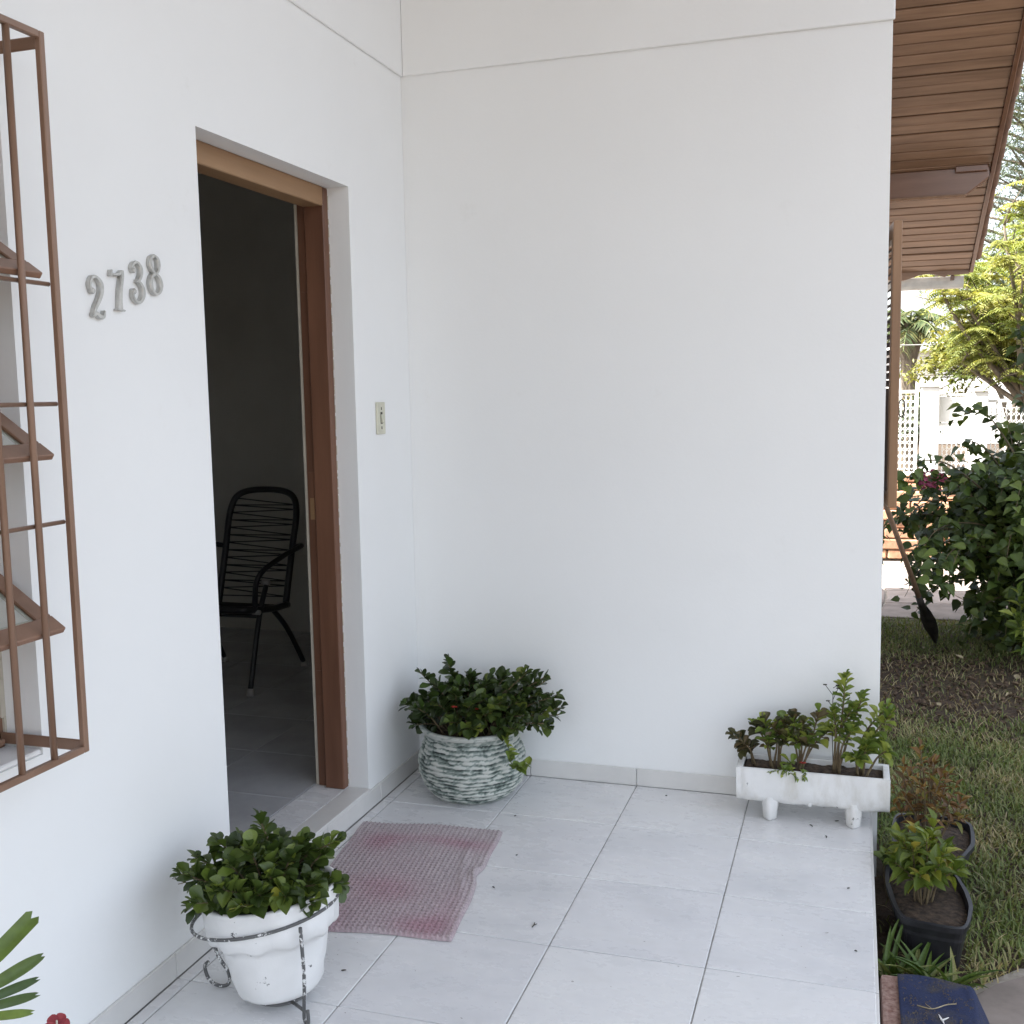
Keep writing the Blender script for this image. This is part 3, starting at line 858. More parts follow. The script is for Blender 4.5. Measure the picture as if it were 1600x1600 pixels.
DIG = {
 '2': ([([(.12, .66), (.07, .80), (.18, .96), (.36, .97), (.52, .84), (.52, .66), (.40, .46), (.22, .26), (.12, .07)], [.05, .06, .055, .06, .09, .095, .085, .07, .06]),
        ([(.10, .10), (.24, .15), (.38, .08), (.52, .08), (.58, .22)], [.06, .07, .075, .065, .035])], [((.16, .66), .085)]),
 '7': ([([(.05, .84), (.20, .84), (.36, .86), (.50, .94)], [.04, .045, .05, .05]),
        ([(.03, .78), (.05, .86), (.06, .93)], [.04, .04, .035]),
        ([(.50, .97), (.49, .80), (.42, .50), (.40, .25), (.40, .05)], [.05, .075, .08, .085, .10]),
        ([(.24, .02), (.40, .035), (.56, .02)], [.025, .03, .025])], []),
 '3': ([([(.10, .76), (.08, .86), (.20, .97), (.34, .97), (.46, .86), (.46, .70), (.36, .56), (.26, .54)], [.05, .05, .05, .055, .085, .085, .06, .035]),
        ([(.26, .53), (.40, .50), (.54, .36), (.54, .20), (.40, .04), (.24, .03), (.10, .12), (.08, .24)], [.035, .06, .085, .09, .06, .05, .05, .05])], [((.13, .77), .075), ((.13, .27), .085)]),
 '8': ([([(.30, .97), (.14, .88), (.12, .72), (.22, .57), (.32, .53), (.44, .60), (.50, .74), (.46, .90), (.30, .97)], [.05, .07, .08, .06, .05, .06, .08, .07, .05]),
        ([(.32, .53), (.14, .44), (.08, .26), (.16, .08), (.32, .03), (.48, .10), (.56, .27), (.48, .44), (.32, .53)], [.05, .075, .09, .07, .05, .07, .09, .075, .05])], []),
}
for ch, y0, z0, lab in (('2', -1.792, 1.630, 'cast metal digit 2 beginning the house number'), ('7', -1.722, 1.657, 'cast metal digit 7 with flared foot in the house number'), ('3', -1.648, 1.679, 'cast metal digit 3 with round curled ends in the house number'), ('8', -1.577, 1.702, 'cast metal digit 8 ending the house number, nearest the door')):
    mb = MB(); off = 0
    for pts, wd in DIG[ch][0]:
        stroke(mb, pts, wd, 0.011, off, 0.096); off += 0.0006
    for c, r in DIG[ch][1]:
        ball(mb, c, r * .85, 0.011, off, 0.096); off += 0.0006
    o = link('house_number_digit', mb.me(M['alu']), None, (0.0005, y0, z0))
    o.rotation_euler = (rnd.uniform(-.05, .03), 0, 0)
    tag(o, lab, 'digit', 'house number digits on the wall')

# ------------------------------------------------------------------ light switch
swc = Vector((0.0004, -0.280, 1.373))
sw = thing('light_switch', 'ivory plastic light switch on the white wall beside the doorway', 'light switch', swc)
part('plate', MB().box((0, -0.034, -0.057), (0.007, 0.034, 0.057)), M['switch'], sw, bevel=0.003, seg=2)
part('switch_slot', MB().box((0.0072, -0.008, -0.020), (0.0078, 0.008, 0.022)), M['switch_dark'], sw)
rk = MB(); rk.add([(0.0079, -0.006, -0.017), (0.0079, 0.006, -0.017), (0.0079, 0.006, 0.014), (0.0079, -0.006, 0.014), (0.016, -0.006, -0.014), (0.016, 0.006, -0.014), (0.010, 0.006, 0.013), (0.010, -0.006, 0.013)],
       [(0, 3, 2, 1), (4, 5, 6, 7), (0, 1, 5, 4), (1, 2, 6, 5), (2, 3, 7, 6), (3, 0, 4, 7)])
part('rocker', rk, M['switch'], sw, bevel=0.001)
for z in (-0.034, 0.034):
    part('screw', MB().box((0.0072, -0.003, z - 0.005), (0.0082, 0.003, z + 0.005)), M['switch_dark'], sw, bevel=0.0004)

# ------------------------------------------------------------------ string chair in the room
chb = Vector((-1.29, 0.72, DZ0))
ch = thing('string_chair', 'black tubular chair with cord woven back standing inside the dark room', 'chair', chb, rz=0.03)
T = 0.014
def crot(p):
    return Vector(p)
def ctube(name, pts, r=T, mat='chair', n=10, sm=6):
    return part(name, MB().tube(smooth_pts(pts, sm), r, n), M[mat], ch, True)
hw = 0.20
# local: +y away from viewer, seat faces -y; ends rounded
def backp(s, side):     # s 0..1 along the back from seat up
    return (side * (hw - 0.01), 0.20 + 0.19 * s, 0.34 + 0.56 * s)
ctube('back_frame', [backp(0, -1), backp(0.45, -1), backp(0.82, -1), (-hw + 0.06, 0.385, 0.885), (0, 0.395, 0.905), (hw - 0.06, 0.385, 0.885), backp(0.82, 1), backp(0.45, 1), backp(0, 1)], 0.017)
ctube('seat_frame', [(-hw, 0.20, 0.34), (-hw - 0.02, 0.0, 0.36), (-hw - 0.02, -0.18, 0.39), (-hw + 0.04, -0.24, 0.40), (hw - 0.04, -0.24, 0.40), (hw + 0.02, -0.18, 0.39), (hw + 0.02, 0.0, 0.36), (hw, 0.20, 0.34)], 0.017)
ctube('seat_rail', [(-hw - 0.01, -0.10, 0.345), (hw + 0.01, -0.10, 0.345)], 0.013)
for sd in (-1, 1):
    ctube('armrest', [(sd * (hw - 0.0), 0.30, 0.62), (sd * (hw + 0.09), 0.20, 0.64), (sd * (hw + 0.10), -0.02, 0.62), (sd * (hw + 0.07), -0.20, 0.55), (sd * (hw + 0.02), -0.16, 0.38)], 0.013)
    lg = ctube('leg', [(sd * (hw + 0.03), -0.05, 0.50), (sd * (hw + 0.03), -0.14, 0.34), (sd * (hw + 0.04), -0.27, 0.014)], 0.013)
    part('foot_cap', MB().tube([(sd * (hw + 0.04), -0.27, 0.0), (sd * (hw + 0.04), -0.262, 0.035)], 0.018, 12), M['cap'], lg, True)
    lg = ctube('leg', [(sd * (hw + 0.01), 0.02, 0.36), (sd * (hw + 0.02), 0.16, 0.22), (sd * (hw + 0.03), 0.30, 0.014)], 0.013)
    part('foot_cap', MB().tube([(sd * (hw + 0.03), 0.30, 0.0), (sd * (hw + 0.03), 0.29, 0.03)], 0.017, 12), M['cap'], lg, True)
    for (yy, zz) in ((-0.06, 0.50), (-0.16, 0.375)):
        part('bolt_cap', MB().tube([(sd * (hw + 0.03) - 0.02, yy, zz), (sd * (hw + 0.03) + 0.02, yy - 0.004, zz)], 0.012, 10), M['cap'], ch, True)
cd = MB()
for i in range(13):
    a = backp(0.06 + i * 0.067, -1); c = backp(0.06 + i * 0.067 + (0.034 if i % 2 else 0.008), 1); e_ = backp(0.06 + (i + 1) * 0.067, -1)
    cd.tube([a, c], 0.0032, 5); cd.tube([c, e_], 0.0032, 5)
for i in range(11):
    t = i / 10
    ya = 0.17 - 0.40 * t; z = 0.345 + 0.055 * t
    cd.tube([(-hw, ya, z), (hw, ya - 0.018, z)], 0.0032, 5); cd.tube([(hw, ya - 0.018, z), (-hw, ya - 0.04, z)], 0.0032, 5)
part('cord_weave', cd, M['cord'], ch)

# ------------------------------------------------------------------ crochet rug
def make_rug():
    TL, TR, BR, BL = Vector((0.035, -0.592, 0)), Vector((0.519, -0.540, 0)), Vector((0.612, -1.256, 0)), Vector((0.135, -1.315, 0))
    c = (TL + TR + BR + BL) / 4
    nu, nv = 256, 368
    U = np.linspace(0, 1, nu); Vv = np.linspace(0, 1, nv)
    u, v = np.meshgrid(U, Vv)          # u left->right, v far->near
    ub = u + 0.005 * np.sin(v * 9 + 1) * (u > .5) * (u - .5) * 2 + 0.006 * np.sin(v * 21) * (u - .5)
    vb = v + 0.008 * np.sin(u * 7.3 + .5)
    # the right hand edge is pulled in and rucked up where it was kicked
    pull = np.exp(-((v - 0.46) / 0.05) ** 2) * np.exp(-((1 - u) / 0.06) ** 2)
    ub = ub - 0.025 * pull
    x = (1 - ub) * (1 - vb) * TL.x + ub * (1 - vb) * TR.x + ub * vb * BR.x + (1 - ub) * vb * BL.x
    y = (1 - ub) * (1 - vb) * TL.y + ub * (1 - vb) * TR.y + ub * vb * BR.y + (1 - ub) * vb * BL.y
    ribs = 32
    rowz = 46
    st = np.sin(v * PI * rowz * 2)
    ph = np.sin(u * PI * ribs * 2 + 0.9 * st)
    knit = np.maximum(ph, -0.5) * 0.0020 + st * 0.0013
    wav = 0.0016 * np.sin(u * 9 + v * 4) * np.sin(v * 11 - u * 3) + 0.0018
    ruck = 0.018 * pull + 0.006 * np.exp(-((u - .90 + .05 * np.sin(v * 6)) / 0.025) ** 2) * np.exp(-((v - .45) / .28) ** 2)
    z = 0.0075 + knit + wav + ruck
    edge = np.minimum(np.minimum(u, 1 - u) / 0.012, np.minimum(v, 1 - v) / 0.008)
    z = np.where(edge < 1, np.maximum(z * np.clip(edge, 0, 1), 0.0006), z)
    # open holes of the crochet where the stitch is loosest
    rs = np.random.RandomState(3)
    verts = np.stack([x.ravel() - c.x, y.ravel() - c.y, z.ravel()], 1)
    idx = np.arange(nu * nv).reshape(nv, nu)
    f = np.stack([idx[:-1, :-1].ravel(), idx[1:, :-1].ravel(), idx[1:, 1:].ravel(), idx[:-1, 1:].ravel()], 1)
    hole = ((ph < -.35) & (st < -.1)).ravel() & (rs.rand(nu * nv) < .32) & (edge.ravel() > 2.5)
    f = f[~(hole[f[:, 0]] & hole[f[:, 2]])]
    me = bpy.data.meshes.new('rug')
    me.from_pydata(verts.tolist(), [], f.tolist())
    me.polygons.foreach_set('use_smooth', [True] * len(me.polygons))
    tint = np.zeros(nu * nv)
    for (cu, cv, ru, rv, am) in ((.12, .95, .30, .16, 1), (.78, .93, .20, .09, 1.0), (.22, .22, .16, .10, .9), (.55, .16, .35, .05, .55), (.50, .70, .25, .12, .75), (.82, .20, .22, .06, .7), (.40, .45, .3, .2, .3), (.9, .8, .1, .2, .5), (.3, .6, .3, .07, .35)):
        tint += (am * np.exp(-(((u - cu) / ru) ** 2 + ((v - cv) / rv) ** 2))).ravel()
    tint = np.clip(tint * (0.7 + 0.3 * rs.rand(nu * nv)) + 0.1 * (ph.ravel() < -.2), 0, 1)
    a = me.attributes.new('tint', 'FLOAT', 'POINT'); a.data.foreach_set('value', tint.astype(np.float32))
    me.materials.append(M['rug'])
    o = link('doormat', me, None, (c.x, c.y, 0.0006))
    tag(o, 'faded pink and grey crochet mat lying rucked up before the doorway', 'doormat')
make_rug()

# ------------------------------------------------------------------ leaves
def leaf_mesh(name, mat, prof, width, cup=0.12, droop=0.12, cols=2, wave=0.0, thick=0):
    """unit-length leaf along +Y, up +Z"""
    v = []; f = []
    nr = len(prof)
    for i, (t, w) in enumerate(prof):
        for j in range(-cols, cols + 1):
            s = j / cols
            x = s * w * width
            z = -droop * t * t + cup * abs(s) ** 1.6 * w * width * 2 + wave * math.sin(i * 2.4 + j) * (1 if abs(s) == 1 else 0)
            v.append((x, t, z))
    k = 2 * cols + 1
    for i in range(nr - 1):
        for j in range(k - 1):
            f.append((i * k + j, i * k + j + 1, (i + 1) * k + j + 1, (i + 1) * k + j))
    return mesh_from(v, f, name, True, mat)

SPOON = [(0, .16), (.22, .32), (.45, .72), (.66, 1.0), (.84, .86), (.95, .45), (1.0, .04)]
HEART = [(0, .10), (.06, .55), (.22, .95), (.42, 1.0), (.62, .74), (.82, .36), (1.0, .02)]
LANCE = [(0, .15), (.2, .6), (.45, 1.0), (.7, .75), (.88, .35), (1.0, .02)]

def frame_mat(pos, d, up, size, roll=0.0, wscale=1.0):
    y = d.normalized()
    x = y.cross(up)
    x = x.normalized() if x.length > 1e-5 else y.orthogonal().normalized()
    z = x.cross(y)
    m = Matrix(((x.x, y.x, z.x, 0), (x.y, y.y, z.y, 0), (x.z, y.z, z.z, 0), (0, 0, 0, 1)))
    return Matrix.Translation(pos) @ m @ Matrix.Rotation(roll, 4, 'Y') @ Matrix.Diagonal((size * wscale, size, size, 1))

def leaf_cloud(items, prof, width, mat, seed, droop=.25, cols=1, org=Vector((0, 0, 0)), bias=None, upv=None, vals=None):
    """items: (pos, dir, size) -> one mesh with per-leaf random value in 'rnd'"""
    rs = np.random.RandomState(seed)
    n = len(items)
    Pp = np.array([tuple(i[0] - org) for i in items]); D = np.array([tuple(i[1]) for i in items]); S = np.array([i[2] for i in items])
    D /= np.linalg.norm(D, axis=1, keepdims=True)
    up = rs.uniform(-.6, .6, (n, 3)) + np.array([[0, 0, 1.0]] if upv is None else [upv])
    X = np.cross(D, up); X /= np.linalg.norm(X, axis=1, keepdims=True) + 1e-9
    Z = np.cross(X, D)
    vs = []
    for t, w in prof:
        for s_ in np.linspace(-1, 1, 2 * cols + 1):
            loc = (D * t + X * (s_ * w * width) + Z * (-droop * t * t + .25 * abs(s_) * w * width)[..., None] if False else D * t + X * (s_ * w * width) + Z * (-droop * t * t + .3 * abs(s_) * w * width))
            vs.append(Pp + loc * S[:, None])
    k = len(vs); V = np.stack(vs, 1).reshape(-1, 3)
    c = 2 * cols + 1
    fl_ = [(i * c + j, i * c + j + 1, (i + 1) * c + j + 1, (i + 1) * c + j) for i in range(len(prof) - 1) for j in range(c - 1)]
    b_ = (np.arange(n) * k)[:, None]
    F = np.concatenate([b_ + np.array([q]) for q in fl_], 0)
    me = bpy.data.meshes.new('leaf_cloud')
    me.from_pydata(V.tolist(), [], F.tolist())
    r = rs.rand(n) if vals is None else np.clip(np.array(vals) + rs.uniform(-.25, .25, n), 0, 1)
    at = me.attributes.new('rnd', 'FLOAT', 'POINT'); at.data.foreach_set('value', np.repeat(r, k).astype(np.float32))
    me.materials.append(mat)
    me.polygons.foreach_set('use_smooth', [True] * len(me.polygons))
    return me
CAMP = Vector((1.615, -3.786, 1.45))
def grow(name, label, cat, base, stems, leafmes, leafsize, nleaf, stem_r=0.0035, stem_mat='stem', t0=0.35, spread=0.85, seed=1, rosette=True, clampf=None, tipboost=1.0, group=None, maxleaf=280, whorl=2.4, mass=None):
    """stems: list of (foot, tip) in world coordinates; each leaf and stem is a part"""
    rg = random.Random(seed)
    base = Vector(base)
    pl = thing(name, label, cat, base, group)
    allv = []
    for foot, tip in stems:
        foot = Vector(foot); tip = Vector(tip)
        mid = (foot + tip) / 2 + Vector((tip.x - foot.x, tip.y - foot.y, 0)) * rg.uniform(-0.25, -0.05) + Vector((rg.uniform(-.012, .012), rg.uniform(-.012, .012), 0.015))
        pts = smooth_pts([foot, mid, tip], 6)
        part('stem', MB().tube([p - base for p in pts], [stem_r * (1 - 0.5 * i / (len(pts) - 1)) for i in range(len(pts))], 6), M[stem_mat], pl, True)
        nl = nleaf if not hasattr(nleaf, '__len__') else rg.randint(*nleaf)
        for q in range(nl):
            s = t0 + (1 - t0) * (q / max(1, nl - 1)) ** (0.75 if rosette else 1.0)
            i = min(int(s * (len(pts) - 1)), len(pts) - 2); fr_ = s * (len(pts) - 1) - i
            p = pts[i].lerp(pts[i + 1], fr_)
            tan = (pts[i + 1] - pts[i]).normalized()
            a = q * whorl + rg.uniform(-.4, .4)
            ref = tan.orthogonal().normalized()
            rad = (Matrix.Rotation(a, 3, tan) @ ref)
            k = spread * (1.15 - 0.75 * max(0, (s - t0) / (1 - t0 + 1e-6)) ** 2)
            d = (tan * (1 - k * 0.75) + rad * k + Vector((0, 0, 0.10))).normalized()
            sz = leafsize * rg.uniform(0.55, 1.3) * (1.0 if s < 0.93 else 0.72 * tipboost)
            tipw = p + d * sz
            if clampf is not None and not clampf(tipw):
                continue
            allv.append((p, d, sz))
    if len(allv) > maxleaf:
        allv.sort(key=lambda q: (q[0] + q[1] * q[2] - CAMP).length - .25 * q[0].z)
    for p, d, sz in allv[:maxleaf]:
        o = bpy.data.objects.new('leaf', rg.choice(leafmes))
        COL.objects.link(o); o.parent = pl
        o.matrix_local = frame_mat(p - base, d, Vector((rg.uniform(-.3, .3), rg.uniform(-.3, .3), 1)), sz, rg.uniform(-.35, .35), rg.uniform(.85, 1.15))
    if len(allv) > maxleaf and mass:
        o = link('foliage', leaf_cloud(allv[maxleaf:], [(0, .16), (.3, .5), (.65, 1.0), (.9, .6), (1.0, .05)], .36, mass, seed, org=base, droop=.15), pl)
        o['kind'] = 'stuff'
    return pl

kal_m = [leaf_mesh('kal_leaf', M['kal'], SPOON, 0.40, c_, d_, 2, w_) for c_, d_, w_ in ((.35, .12, .0), (.5, .28, .012), (.2, -.08, .01))]
kald_m = [leaf_mesh('kald_leaf', M['kaldark'], SPOON, 0.40, c_, d_, 2, w_) for c_, d_, w_ in ((.35, .12, .0), (.5, .28, .012), (.2, -.08, .01))]
lime_m = [leaf_mesh('lime_leaf', M['lime'], SPOON, 0.29, c_, d_, 2, 0.01) for c_, d_ in ((.4, .15), (.5, .3))]
aeon_m = [leaf_mesh('aeon_leaf', M['aeon'], SPOON, 0.36, c_, d_, 2, 0.01) for c_, d_ in ((.4, .1), (.5, .25))]
crot_m = [leaf_mesh('croton_leaf', M['croton'], LANCE, 0.26, c_, d_, 2, 0.012) for c_, d_ in ((.4, .2), (.3, .4))]
red_m = [leaf_mesh('russet_leaf', M['redleaf'], LANCE, 0.22, c_, d_, 2, 0.015) for c_, d_ in ((.5, .25), (.3, .5))]
boug_m = [leaf_mesh('bush_leaf', M['boug'], HEART, 0.36, c_, d_, 2, w_) for c_, d_, w_ in ((.3, .2, .01), (.2, .4, .02), (.4, .05, .01))]
bract_m = [leaf_mesh('bract', M['bract'], HEART, 0.40, .3, .1, 2, .03)]
vine_m = [leaf_mesh('vine_leaf', M['lime'], HEART, 0.36, .25, .3, 2, .01)]

# ------------------------------------------------------------------ white pot in wire stand
WP = Vector((0.304, -1.615, 0.0))
tilt = Matrix.Rotation(R_(-6), 4, 'Y') @ Matrix.Rotation(R_(-2), 4, 'X')
def tilted(vs, c=Vector((0, 0, 0.03))):
    return [tilt @ (Vector(v_) - c) + c for v_ in vs]
prof = [(0.0, 0.026), (0.095, 0.026), (0.110, 0.030), (0.118, 0.042), (0.124, 0.07), (0.131, 0.10), (0.142, 0.150), (0.148, 0.168), (0.160, 0.172), (0.170, 0.182), (0.177, 0.205), (0.182, 0.235), (0.186, 0.262), (0.188, 0.270), (0.180, 0.274), (0.168, 0.270), (0.162, 0.240), (0.157, 0.215)]
def dpot(r, z, a):
    n_ = noise.noise(Vector((math.cos(a) * 3, math.sin(a) * 3, z * 16)))
    dr = 0.0028 * n_ + (0.0016 * math.sin(z * 130 + 1.5 * math.sin(a * 3)) if z < 0.17 else 0)
    if 0.168 < z < 0.268 and r > 0.13:      # drapery folds of the collar
        dr += 0.009 * abs(math.sin(a * 7 + 2 * math.sin(a * 2))) * (1 - (z - 0.168) / 0.1) - 0.002
        z += 0.006 * math.sin(a * 11) * (1 - (z - 0.168) / 0.1)
    return (max(r + dr, 0.0) if r > 0 else 0.0, z)
prof = [(r_ * .89, z_) for r_, z_ in prof]
v, f = lathe(prof, 72, dpot)
wp = thing('flower_pot', 'chipped white flower pot with draped collar leaning in a wire stand', 'flower pot', WP)
pb = MB().add(tilted(v), f)
part('pot_body', pb, M['potwhite'], wp, True)
v, f = lathe([(0.0, 0.236), (0.09, 0.240), (0.147, 0.232)], 32, lambda r, z, a: (r, z + 0.006 * noise.noise(Vector((math.cos(a) * r * 30, math.sin(a) * r * 30, 1)))))
part('soil', MB().add(tilted(v), f), M['soil'], wp, True)
st = thing('pot_stand', 'white wire pot stand with curled feet round the leaning flower pot', 'plant stand', WP)
ringp = [(0.177 * math.cos(2 * PI * i / 48), 0.177 * math.sin(2 * PI * i / 48), 0.222) for i in range(49)]
part('ring', MB().tube([Matrix.Rotation(R_(-4), 4, 'Y') @ p_ for p_ in tilted(ringp)], 0.0042, 8, caps=False), M['wire'], st, True)
part('ring', MB().tube([(0.070 * math.cos(2 * PI * i / 32), 0.070 * math.sin(2 * PI * i / 32), 0.018) for i in range(33)], 0.004, 8, caps=False), M['wire'], st, True)
for a in (R_(-38), R_(95), R_(183)):
    ca, sa = math.cos(a), math.sin(a)
    topv = tilted([(0.179 * ca, 0.179 * sa, 0.226)])[0]
    midv = tilted([(0.155 * ca, 0.155 * sa, 0.11)])[0]
    pts = [topv, midv + Vector((0.012 * ca, 0.012 * sa, 0)), (0.142 * ca, 0.142 * sa, 0.045), (0.140 * ca, 0.140 * sa, 0.012), (0.152 * ca, 0.152 * sa, 0.0046), (0.164 * ca, 0.164 * sa, 0.014), (0.162 * ca, 0.162 * sa, 0.042)]
    if a > 3:
        pts = pts[:3] + [(0.142 * ca, 0.142 * sa, 0.014), (0.168 * ca, 0.168 * sa, 0.0046), (0.196 * ca, 0.196 * sa, 0.018), (0.206 * ca, 0.206 * sa, 0.05), (0.196 * ca, 0.196 * sa, 0.064)]
    part('leg', MB().tube(smooth_pts(pts, 6), 0.0044, 8), M['wire'], st, True)
    part('strut', MB().tube([(0.070 * ca, 0.070 * sa, 0.018), (0.136 * ca, 0.136 * sa, 0.030)], 0.004, 8), M['wire'], st, True)
rg = random.Random(11)
stems = []
TC = WP + Vector((-0.066, 0.0, 0.232))
for i in range(52):
    a = i * 2.399; r = 0.195 * math.sqrt((i + 0.6) / 52)
    fx, fy = 0.60 * r * math.cos(a), 0.60 * r * math.sin(a)
    hgt = 0.125 * (1 - 0.72 * (r / 0.205) ** 2) + rg.uniform(-0.03, 0.045)
    lean = -0.015
    tip = TC + Vector((r * 1.02 * math.cos(a) + 0.02, r * 1.02 * math.sin(a), hgt))
    tip.x = max(tip.x, 0.035)
    stems.append((TC + Vector((0.75 * fx + 0.055, 0.75 * fy, 0.0)), tip))
stems.append((TC + Vector((0.08, 0.06, 0)), TC + Vector((0.20, 0.07, 0.15))))
stems.append((TC + Vector((0.02, 0.05, 0)), TC + Vector((-0.01, 0.06, 0.19))))
grow('kalanchoe_plant', 'bushy green succulent overflowing the white pot in the wire stand', 'plant', WP + Vector((0, 0, 0.236)), stems, kal_m, 0.040, 21, seed=5, clampf=lambda p: p.x > 0.004, t0=0.42, mass=M['kal_s'])

# dead twigs at the left of that plant
# ------------------------------------------------------------------ round rough pot in the corner
RP = Vector((0.302, -0.222, 0.0))
PH = 0.262
NR = 160; rows = 92
def rp_r(z):
    t = z / PH
    pts = [(0.0, .120), (.06, .146), (.2, .172), (.38, .187), (.55, .188), (.68, .178), (.79, .168), (.86, .162), (.91, .167), (.95, .178), (1.0, .184)]
    for (a, ra), (c, rc) in zip(pts[:-1], pts[1:]):
        if a <= t <= c:
            q = (t - a) / (c - a); q = q * q * (3 - 2 * q) * 0.5 + q * 0.5
            return ra + (rc - ra) * q
    return pts[-1][1]
v = []; rel = []
for i in range(rows):
    z = PH * i / (rows - 1)
    for k in range(NR):
        a = 2 * PI * k / NR
        # ragged horizontal courses, like torn bark
        zz = z + 0.004 * noise.noise(Vector((math.cos(a) * 5, math.sin(a) * 5, z * 10)))
        crs = zz / 0.0150 + 0.35 * noise.noise(Vector((math.cos(a) * 2.2, math.sin(a) * 2.2, z * 22)))
        row = math.floor(crs)
        fr_ = crs - row
        br = noise.noise(Vector((math.cos(a) * 5, math.sin(a) * 5, row * 5.3)))
        saw = (1 - abs(fr_ * 2 - 0.75)) if fr_ < 0.875 else 0.0
        h = max(0.0, min(1.0, 0.30 + 0.55 * saw + 0.75 * br))
        h += 0.42 * noise.noise(Vector((math.cos(a) * 26, math.sin(a) * 26, zz * 150)))
        if z > PH * .87:
            h = 0.55 + 0.3 * noise.noise(Vector((math.cos(a) * 14, math.sin(a) * 14, zz * 90))) + (0.2 if z > PH * .93 else 0)
        r = rp_r(z) * 1.035 + 0.010 * (h - 0.5)
        v.append(Vector((r * math.cos(a), r * math.sin(a), z))); rel.append(h)
f = []
for i in range(rows - 1):
    for k in range(NR):
        a = i * NR + k; c = i * NR + (k + 1) % NR
        f.append((a, c, c + NR, a + NR))
nb = len(v)
for (r, z) in ((0.178, PH + .003), (0.168, PH - .003), (0.160, PH - .06)):
    for k in range(NR):
        a = 2 * PI * k / NR
        v.append(Vector((r * math.cos(a), r * math.sin(a), z))); rel.append(0.6)
for i in range(rows - 1, rows + 2):
    for k in range(NR):
        a = i * NR + k; c = i * NR + (k + 1) % NR
        f.append((a, c, c + NR, a + NR))
f.append(tuple(reversed(range(NR))))
me = mesh_from(v, f, 'round_pot', True, M['stonepot'])
at = me.attributes.new('relief', 'FLOAT', 'POINT'); at.data.foreach_set('value', np.array(rel, np.float32))
rp = thing('round_pot', 'squat round planter with ragged green and white bark texture in the wall corner', 'flower pot', RP)
link('pot_body', me, rp)
v, f = lathe([(0.0, PH - .026), (0.08, PH - .023), (0.165, PH - .032)], 32, lambda r, z, a: (r, z + 0.006 * noise.noise(Vector((math.cos(a) * r * 30, math.sin(a) * r * 30, 3)))))
part('soil', MB().add(v, f), M['soil'], rp, True)
rg = random.Random(23)
stems = []
TC = RP + Vector((0.0, 0, PH - .028))
for i in range(54):
    a = i * 2.399 + 0.4; r = 0.27 * math.sqrt((i + 0.6) / 54)
    tip = TC + Vector((0.045 + r * 1.12 * math.cos(a), r * 0.80 * math.sin(a), 0.175 - 0.10 * (r / 0.27) ** 3 + rg.uniform(-0.035, 0.03)))
    if tip.x < 0.03: tip.x = 0.03 + rg.uniform(0, .02)
    if tip.y > -0.03: tip.y = -0.03 - rg.uniform(0, .02)
    stems.append((TC + Vector((0.45 * r * math.cos(a), 0.42 * r * math.sin(a), 0)), tip))
for tx, ty, tz in ((-0.10, 0.03, 0.245), (0.0, 0.02, 0.195), (0.22, -0.02, 0.235), (0.28, 0.0, 0.215), (0.33, -0.03, 0.16), (-0.2, 0.0, 0.205), (0.27, 0.03, 0.19), (0.12, .04, .20), (.34, -.01, .11), (.31, -.06, .06), (-.19, -.08, .03)):
    stems.append((TC + Vector((tx * 0.4, ty * 0.5, 0)), TC + Vector((tx, ty, tz))))
grow('kalanchoe_plant', 'spreading dark green succulent in the round bark textured planter', 'plant', TC, stems, kald_m, 0.043, 20, seed=9, clampf=lambda p: p.x > 0.004 and p.y < -0.004, t0=0.45, mass=M['kald_s'])
# small red blooms and the trailing runner of that pot
fl = thing('trailing_vine', 'pale green trailing runner hanging over the round planter rim', 'plant', RP + Vector((0.14, -0.10, 0.25)))
fb = fl.location
pts = smooth_pts([(0, 0, -0.01), (0.03, -0.03, 0.02), (0.05, -0.05, -0.02), (0.06, -0.055, -0.07), (0.09, -0.06, -0.085), (0.13, -0.06, -0.06)], 6)
part('stem', MB().tube(pts, 0.0018, 6), M['greenstem'], fl, True)
rg = random.Random(2)
for i in range(3, len(pts), 2):
    for sgn in (-1, 1):
        o = bpy.data.objects.new('leaf', vine_m[0]); COL.objects.link(o); o.parent = fl
        d = Vector((rg.uniform(-.2, 1) * 0.8, sgn * 0.6 - 0.2, rg.uniform(-.3, .5)))
        o.matrix_local = frame_mat(Vector(pts[i]), d, Vector((0, -.4, 1)), rg.uniform(.026, .04), 0)
ptl = leaf_mesh('petal', M['redflower'], SPOON, 0.4, .4, .2, 1)
for (bx, by, bz) in ((0.30, -0.39, 0.365), (0.375, -0.36, 0.355), (0.40, -0.36, 0.355)):
    fo = thing('red_flower', 'tiny red bloom among the leaves of the round planter', 'flower', (bx, by, bz), 'red blooms in the round planter')
    for i in range(4):
        o = link('petal', ptl, fo); o.matrix_local = frame_mat(Vector((0, 0, 0)), Vector((math.cos(i * 1.6), math.sin(i * 1.6), .5)), Vector((0, 0, 1)), 0.012)
    part('stem', MB().tube([(0, 0, 0), (0.0, 0.02, -0.06), (0.01, 0.07, -0.13)], 0.0012, 5), M['greenstem'], fo)

